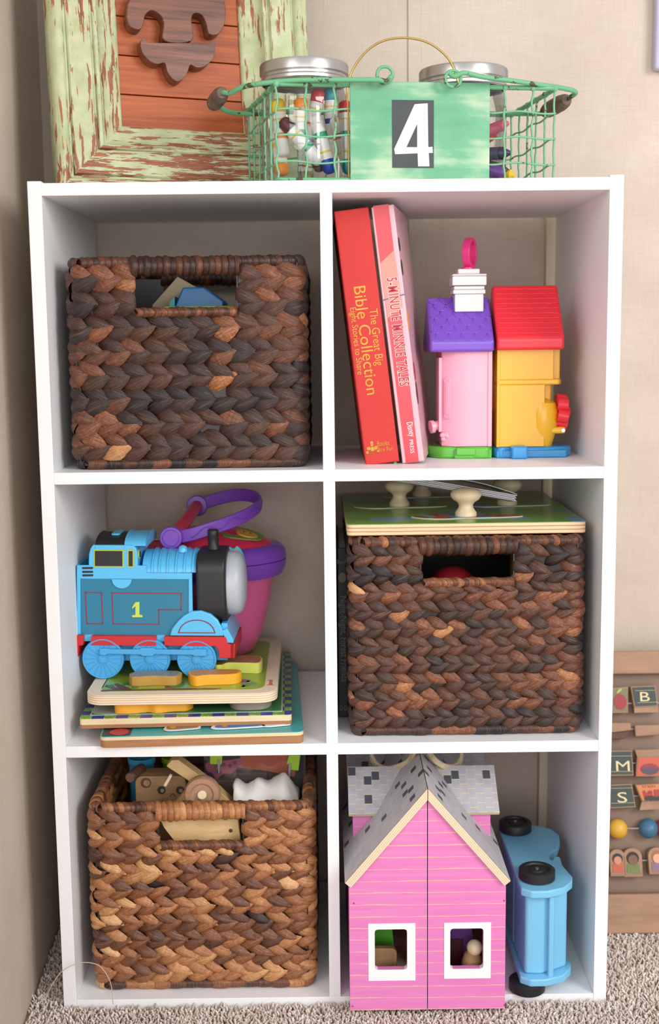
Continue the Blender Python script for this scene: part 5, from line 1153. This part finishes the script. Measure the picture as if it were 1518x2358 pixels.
# ------------------------------------------------------------------ blue wooden car resting on its side
CB = plain('powder_blue_paint', '#7cc2e4', .38, var=.03, bump=.1, coat=.2); CT = plain('black_rubber', '#1d1d1f', .5, var=.1, bump=.3, bs=300)
CZ = TH+.0005; car = thing('toy_car', 'light blue wooden toy car lying on its side right of the dollhouse', 'toy car', (.525, .01, CZ))
zt_ = .1385
def C2(u, v, z=zt_): q = PZ(u, v, z); return (q.x-.525, q.y-.01)
prof_ = [C2(1200, 2046), C2(1225, 2053), C2(1262, 2052), C2(1300, 2044), C2(1318, 2030), C2(1319, 2018), C2(1296, 1992), C2(1292, 1978), C2(1290, 1972), C2(1276, 1971), C2(1272, 1980), C2(1266, 1976), C2(1266, 1966), C2(1284, 1955), C2(1290, 1938), C2(1288, 1922), C2(1270, 1908), C2(1235, 1900), C2(1180, 1898)]
xl = prof_[0][0]-.001; outl = prof_+[(xl, prof_[-1][1])]
for z0, z1 in ((.0115, .0205), (zt_-CZ-.009, zt_-CZ)): MB().slab(outl, z0, z1).build('side_panel', CB, car, bevel=.002, seg=3)
fx0, fy0 = prof_[0]; fx1, fy1 = prof_[4]
mb = MB(); mb.slab([(fx0+.006, fy0+.004), (fx0+.024, fy0+.003), (fx1-.016, fy1-.003), (fx1-.004, fy1+.004), (fx1-.006, .055), (xl+.004, .06)], .0205, zt_-CZ-.009); mb.build('front_panel', CB, car, bevel=.004, seg=4)
MB().box(.022, .0285, fy0-.001, fy0+.012, .014, zt_-CZ-.004).build('bumper', CB, car, bevel=.002)
MB().slab([(xl+.004, .065), (.045, .075), (.055, .12), (.04, .155), (xl+.004, .155)], .0205, zt_-CZ-.009).build('cab_block', CB, car, bevel=.003)
for u, v, zc_, up_, wr_ in ((1237, 2000, .150, 1, .0205), (1187, 1892, .150, 1, .0200), (1213, 2283, 0, 0, .0205), (1170, 2170, 0, 0, .0200)):
    if up_: q = PZ(u, v, zc_); c = V((q.x-.525, q.y-.01, zt_-CZ+.0001))
    else:
        q = PZ(1214, 2256, CZ+.011) if u == 1213 else PZ(1187, 1892, .150); c = V((q.x-.525, q.y-.01, 0))
    w_ = thing_ = None
    rr = wr_; h = .0118
    prw = [(.0001, 0), (rr*.92, 0), (rr, .0012), (rr, h-.0012), (rr*.94, h), (rr*.72, h), (rr*.68, h-.0018), (rr*.42, h-.0018), (rr*.36, h-.0005), (.0001, h-.0005)]
    if not up_: prw = [(r_, h-z_) for r_, z_ in prw[::-1]]
    o = MB().lathe(prw, c, 48).build('wheel', CT, car, sharp=45)
    MB().cyl(c+V((0, 0, h-.001 if up_ else -.0004)), c+V((0, 0, h+.0006 if up_ else .001)), .0022, n=16).build('axle_end', plain('axle_steel', '#b9b9bd', .3, .9), o)

# ------------------------------------------------------------------ alphabet board leaning on the wall at the right
AO = V((.634, .158, .003)); AM = frame_from(AO, (1, 0, 0), (0, .125, .345)); AMI = AM.inverted(); AN = AM.to_3x3() @ V((0, 1, 0))
ab = thing('alphabet_board', 'wooden alphabet board with tiles and beads leaning right of the shelf', 'learning toy', AM)
def A_(u, v, dy=0):
    o = AO+AN*dy; d = ray(u, v); t = (o-CAM).dot(AN)/d.dot(AN); q = AMI @ (CAM+d*t); return (q.x, q.z)
def AC(zx, zy, dy=0): return A_(1390+zx/3.369, 1480+zy/3.369, dy)
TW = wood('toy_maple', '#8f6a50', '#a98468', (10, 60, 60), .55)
zt0, zt1 = A_(1450, 1553)[1], A_(1450, 1500)[1]; zb1 = A_(1450, 2056)[1]
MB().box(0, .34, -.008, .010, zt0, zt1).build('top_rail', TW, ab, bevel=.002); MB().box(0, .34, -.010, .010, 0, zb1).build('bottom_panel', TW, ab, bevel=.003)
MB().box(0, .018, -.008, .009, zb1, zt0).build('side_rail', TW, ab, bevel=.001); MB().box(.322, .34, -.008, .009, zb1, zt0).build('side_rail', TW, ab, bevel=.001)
MB().box(.004, .336, .010, .013, .01, zt1-.004).build('wall_shade_sheet', plain('wall_shade_brown', '#8c7667', .8), ab)  # added brown sheet, standing in for the shaded wall behind the open frame
CHK = plain('chalkboard_print', '#3c4744', .6); CRM = plain('chalk_cream', '#e0cf9f', .6); RODM = plain('steel_rod', '#c4c4c8', .3, .9)
def tile(px, face, name='letter_tile', yo=-.007, th=.012):
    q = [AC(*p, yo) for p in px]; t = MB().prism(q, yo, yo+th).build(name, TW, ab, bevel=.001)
    cx_ = sum(a for a, _ in q)/4; cz_ = sum(b for _, b in q)/4; f = [(cx_+(a-cx_)*.9, cz_+(b-cz_)*.88) for a, b in q]
    MB().prism(f, yo-.0006, yo).build('printed_face', face, t, flat=True); return t
def glyph(s, px, size, t, yo=-.0082, m=CRM, wd=None):
    q = AC(*px, yo); return lettering(s, size, m, t, (q[0], yo, q[1]), (1, 0, 0), (0, 0, 1), width=wd)
def rules(px, t, yo=-.0080):
    for a, b in px:
        p, q = AC(*a, yo), AC(*b, yo); MB().tube([(p[0], yo, p[1]), (q[0], yo, q[1])], .00025, 4).build('ruled_line', CRM, t)
TILEW = .0
t = tile([(45, 352), (193, 340), (193, 545), (45, 548)], plain('apple_ground', '#77744f', .5), 'picture_tile')
q = AC(130, 458, -.0078); MB().prism([(a, b) for a, b in arc(q[0], q[1], .0082, 0, 360, 24, .0100)][:-1], -.0085, -.0075).build('apple_picture', plain('apple_red', '#9c2c35', .5), t)
q = AC(122, 382, -.0078); MB().prism(smooth2([(q[0]-.004, q[1]-.002), (q[0]+.001, q[1]), (q[0]+.004, q[1]+.004), (q[0]-.001, q[1]+.003)], 3), -.0087, -.0076).build('leaf_picture', plain('leaf_pale', '#a9b35e', .5), t)
t = tile([(210, 338), (405, 330), (425, 495), (240, 505)], CHK); glyph('B', (275, 455), .0175, t, wd=.0125); rules([((245, 372), (402, 368)), ((262, 466), (420, 460))], t)
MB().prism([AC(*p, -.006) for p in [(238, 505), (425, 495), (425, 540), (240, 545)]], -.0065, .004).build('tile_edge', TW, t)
for px in ([(45, 620), (212, 620), (217, 680), (45, 700)], [(243, 640), (445, 635), (445, 715), (250, 728)]):
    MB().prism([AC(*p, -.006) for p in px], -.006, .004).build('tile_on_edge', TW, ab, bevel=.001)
MB().prism([AC(*p, -.006) for p in [(45, 700), (217, 680), (175, 745), (45, 750)]], -.004, .004).build('tile_on_edge', plain('tile_dark', '#5e3a34', .6), ab, bevel=.001)
t = tile([(50, 835), (222, 832), (237, 1033), (50, 1036)], CHK); glyph('M', (88, 996), .0185, t, wd=.0175); rules([((60, 880), (222, 878)), ((60, 1000), (228, 998))], t)
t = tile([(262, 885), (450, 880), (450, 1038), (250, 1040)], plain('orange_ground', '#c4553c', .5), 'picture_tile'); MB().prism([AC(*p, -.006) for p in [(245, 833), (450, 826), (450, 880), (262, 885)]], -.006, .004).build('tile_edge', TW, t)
q = AC(360, 975, -.008); MB().prism([(a, b) for a, b in arc(q[0], q[1], .0120, 180, 360, 14, .008)], -.0085, -.0075).build('bowl_picture', plain('bowl_indigo', '#4a4450', .5), t); MB().prism([(a, b) for a, b in arc(q[0], q[1], .0115, 0, 180, 14, .006)], -.0085, -.0075).build('berries_picture', plain('berries_red', '#8e2f3e', .5), t)
t = tile([(50, 1100), (222, 1092), (253, 1278), (50, 1288)], CHK); glyph('S', (103, 1240), .0185, t, wd=.0125); rules([((60, 1130), (228, 1126)), ((60, 1246), (244, 1240))], t)
t = tile([(243, 1100), (450, 1088), (450, 1225), (298, 1232)], plain('amber_ground', '#c87c48', .5), 'picture_tile'); MB().prism([AC(*p, -.006) for p in [(298, 1232), (450, 1225), (450, 1290), (280, 1300)]], -.0065, .004).build('tile_edge', TW, t)
tp_ = MB(); 
for px in ([(305, 1150), (325, 1145), (330, 1185), (312, 1190)], [(325, 1165), (380, 1160), (382, 1195), (330, 1198)], [(345, 1148), (375, 1146), (378, 1166), (348, 1168)], [(392, 1140), (445, 1138), (445, 1192), (395, 1195)], [(312, 1190), (395, 1186), (395, 1205), (318, 1208)]): tp_.prism([AC(*p, -.008) for p in px], -.0085, -.0075)
tp_.build('engine_picture', plain('engine_print', '#a5332c', .5), t, flat=True)
for zx in (335, 365, 395, 425): q = AC(zx, 1208, -.008); MB().prism([(a, b) for a, b in arc(q[0], q[1], .0028, 0, 360, 12)][:-1], -.0087, -.0077).build('wheel_picture', plain('print_black', '#2c2a2c', .5), t)
lettering('train', .006, plain('print_red', '#a5332c', .5), t, (AC(300, 1128, -.008)[0], -.0079, AC(0, 1128, -.008)[1]), (1, 0, 0), (0, 0, 1), width=.017)
zr_ = AC(230, 1442, 0)[1]; MB().tube([(0.01, 0, zr_), (.33, 0, zr_)], .0011, 8).build('bead_rod', RODM, ab)
for zx, c in ((112, '#d9a83a'), (350, '#3f6c8c'), (480, '#a8303c')):
    q = AC(zx, 1468 if zx < 400 else 1460, 0); MB().ball((q[0], 0, zr_), .0125, n=28).build('bead', plain('bead'+c, c, .4), ab)
for zz in (470, 670, 935, 1190): 
    z_ = AC(200, zz, 0)[1]; MB().tube([(.01, 0, z_), (.33, 0, z_)], .0010, 8).build('tile_rod', RODM, ab)
zr2 = AC(320, 1690, 0)[1]; MB().tube([(.01, 0, zr2), (.33, 0, zr2)], .0010, 8).build('figure_rod', RODM, ab)
SK = ['#c98a6b', '#7d5644', '#dba583']; SHc = ['#c2604a', '#6f7c48', '#8d6c86']; HRc = ['#33282a', '#2f2324', '#a5673a']
for i, (x0, x1, zt2, zb2) in enumerate(((55, 165, 1600, 1815), (160, 295, 1590, 1820), (355, 480, 1585, 1800))):
    a = AC(x0, zb2, -.006); b = AC(x1, zt2, -.006); cx_ = (a[0]+b[0])/2; hw2 = (b[0]-a[0])/2; h2 = b[1]-a[1]
    body = [(cx_-hw2, a[1]), (cx_+hw2, a[1])]+[(cx_+hw2*math.cos(PI*k/10), b[1]-hw2*.9+hw2*.9*math.sin(PI*k/10)) for k in range(11)]
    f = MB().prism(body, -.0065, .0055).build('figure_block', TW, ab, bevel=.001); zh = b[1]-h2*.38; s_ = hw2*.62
    MB().prism([(x, z) for x, z in arc(cx_, zh+.001, s_*1.05, 0, 360, 18)][:-1], -.0072, -.0064).build('printed_hair', plain('hair%d' % i, HRc[i], .6), f)
    MB().prism([(x, z) for x, z in arc(cx_, zh-.001, s_*.80, 0, 360, 18)][:-1], -.0078, -.007).build('printed_face', plain('skin%d' % i, SK[i], .6), f)
    MB().box(cx_-s_*1.05, cx_+s_*1.05, -.0072, -.0064, a[1]+h2*.14, zh-s_*.8).build('printed_shirt', plain('shirt%d' % i, SHc[i], .6, var=.2, vs=200), f)

# ------------------------------------------------------------------ loose thread by the left foot of the shelf
tpt = [(100, 2322, -.012), (109, 2292, -.012), (127, 2256, -.012), (149, 2232, -.012), (181, 2218, -.012), (207, 2217, -.012), (230, 2225, -.012), (248, 2248, -.012), (257, 2274, -.012), (260, 2312, -.012)]
q = [P(*p) for p in tpt]; tho = V((q[0].x, -.012, 0)); MBt = MB().tube(smooth([p-tho for p in q], 6), .00045, 6)
o = MBt.build('loose_thread', plain('thread_beige', '#cdbba6', .6), None, sharp=180); o.location = tho; tag(o, 'thin pale fibre arching out of the carpet in front of the shelf, bottom left', 'thread')
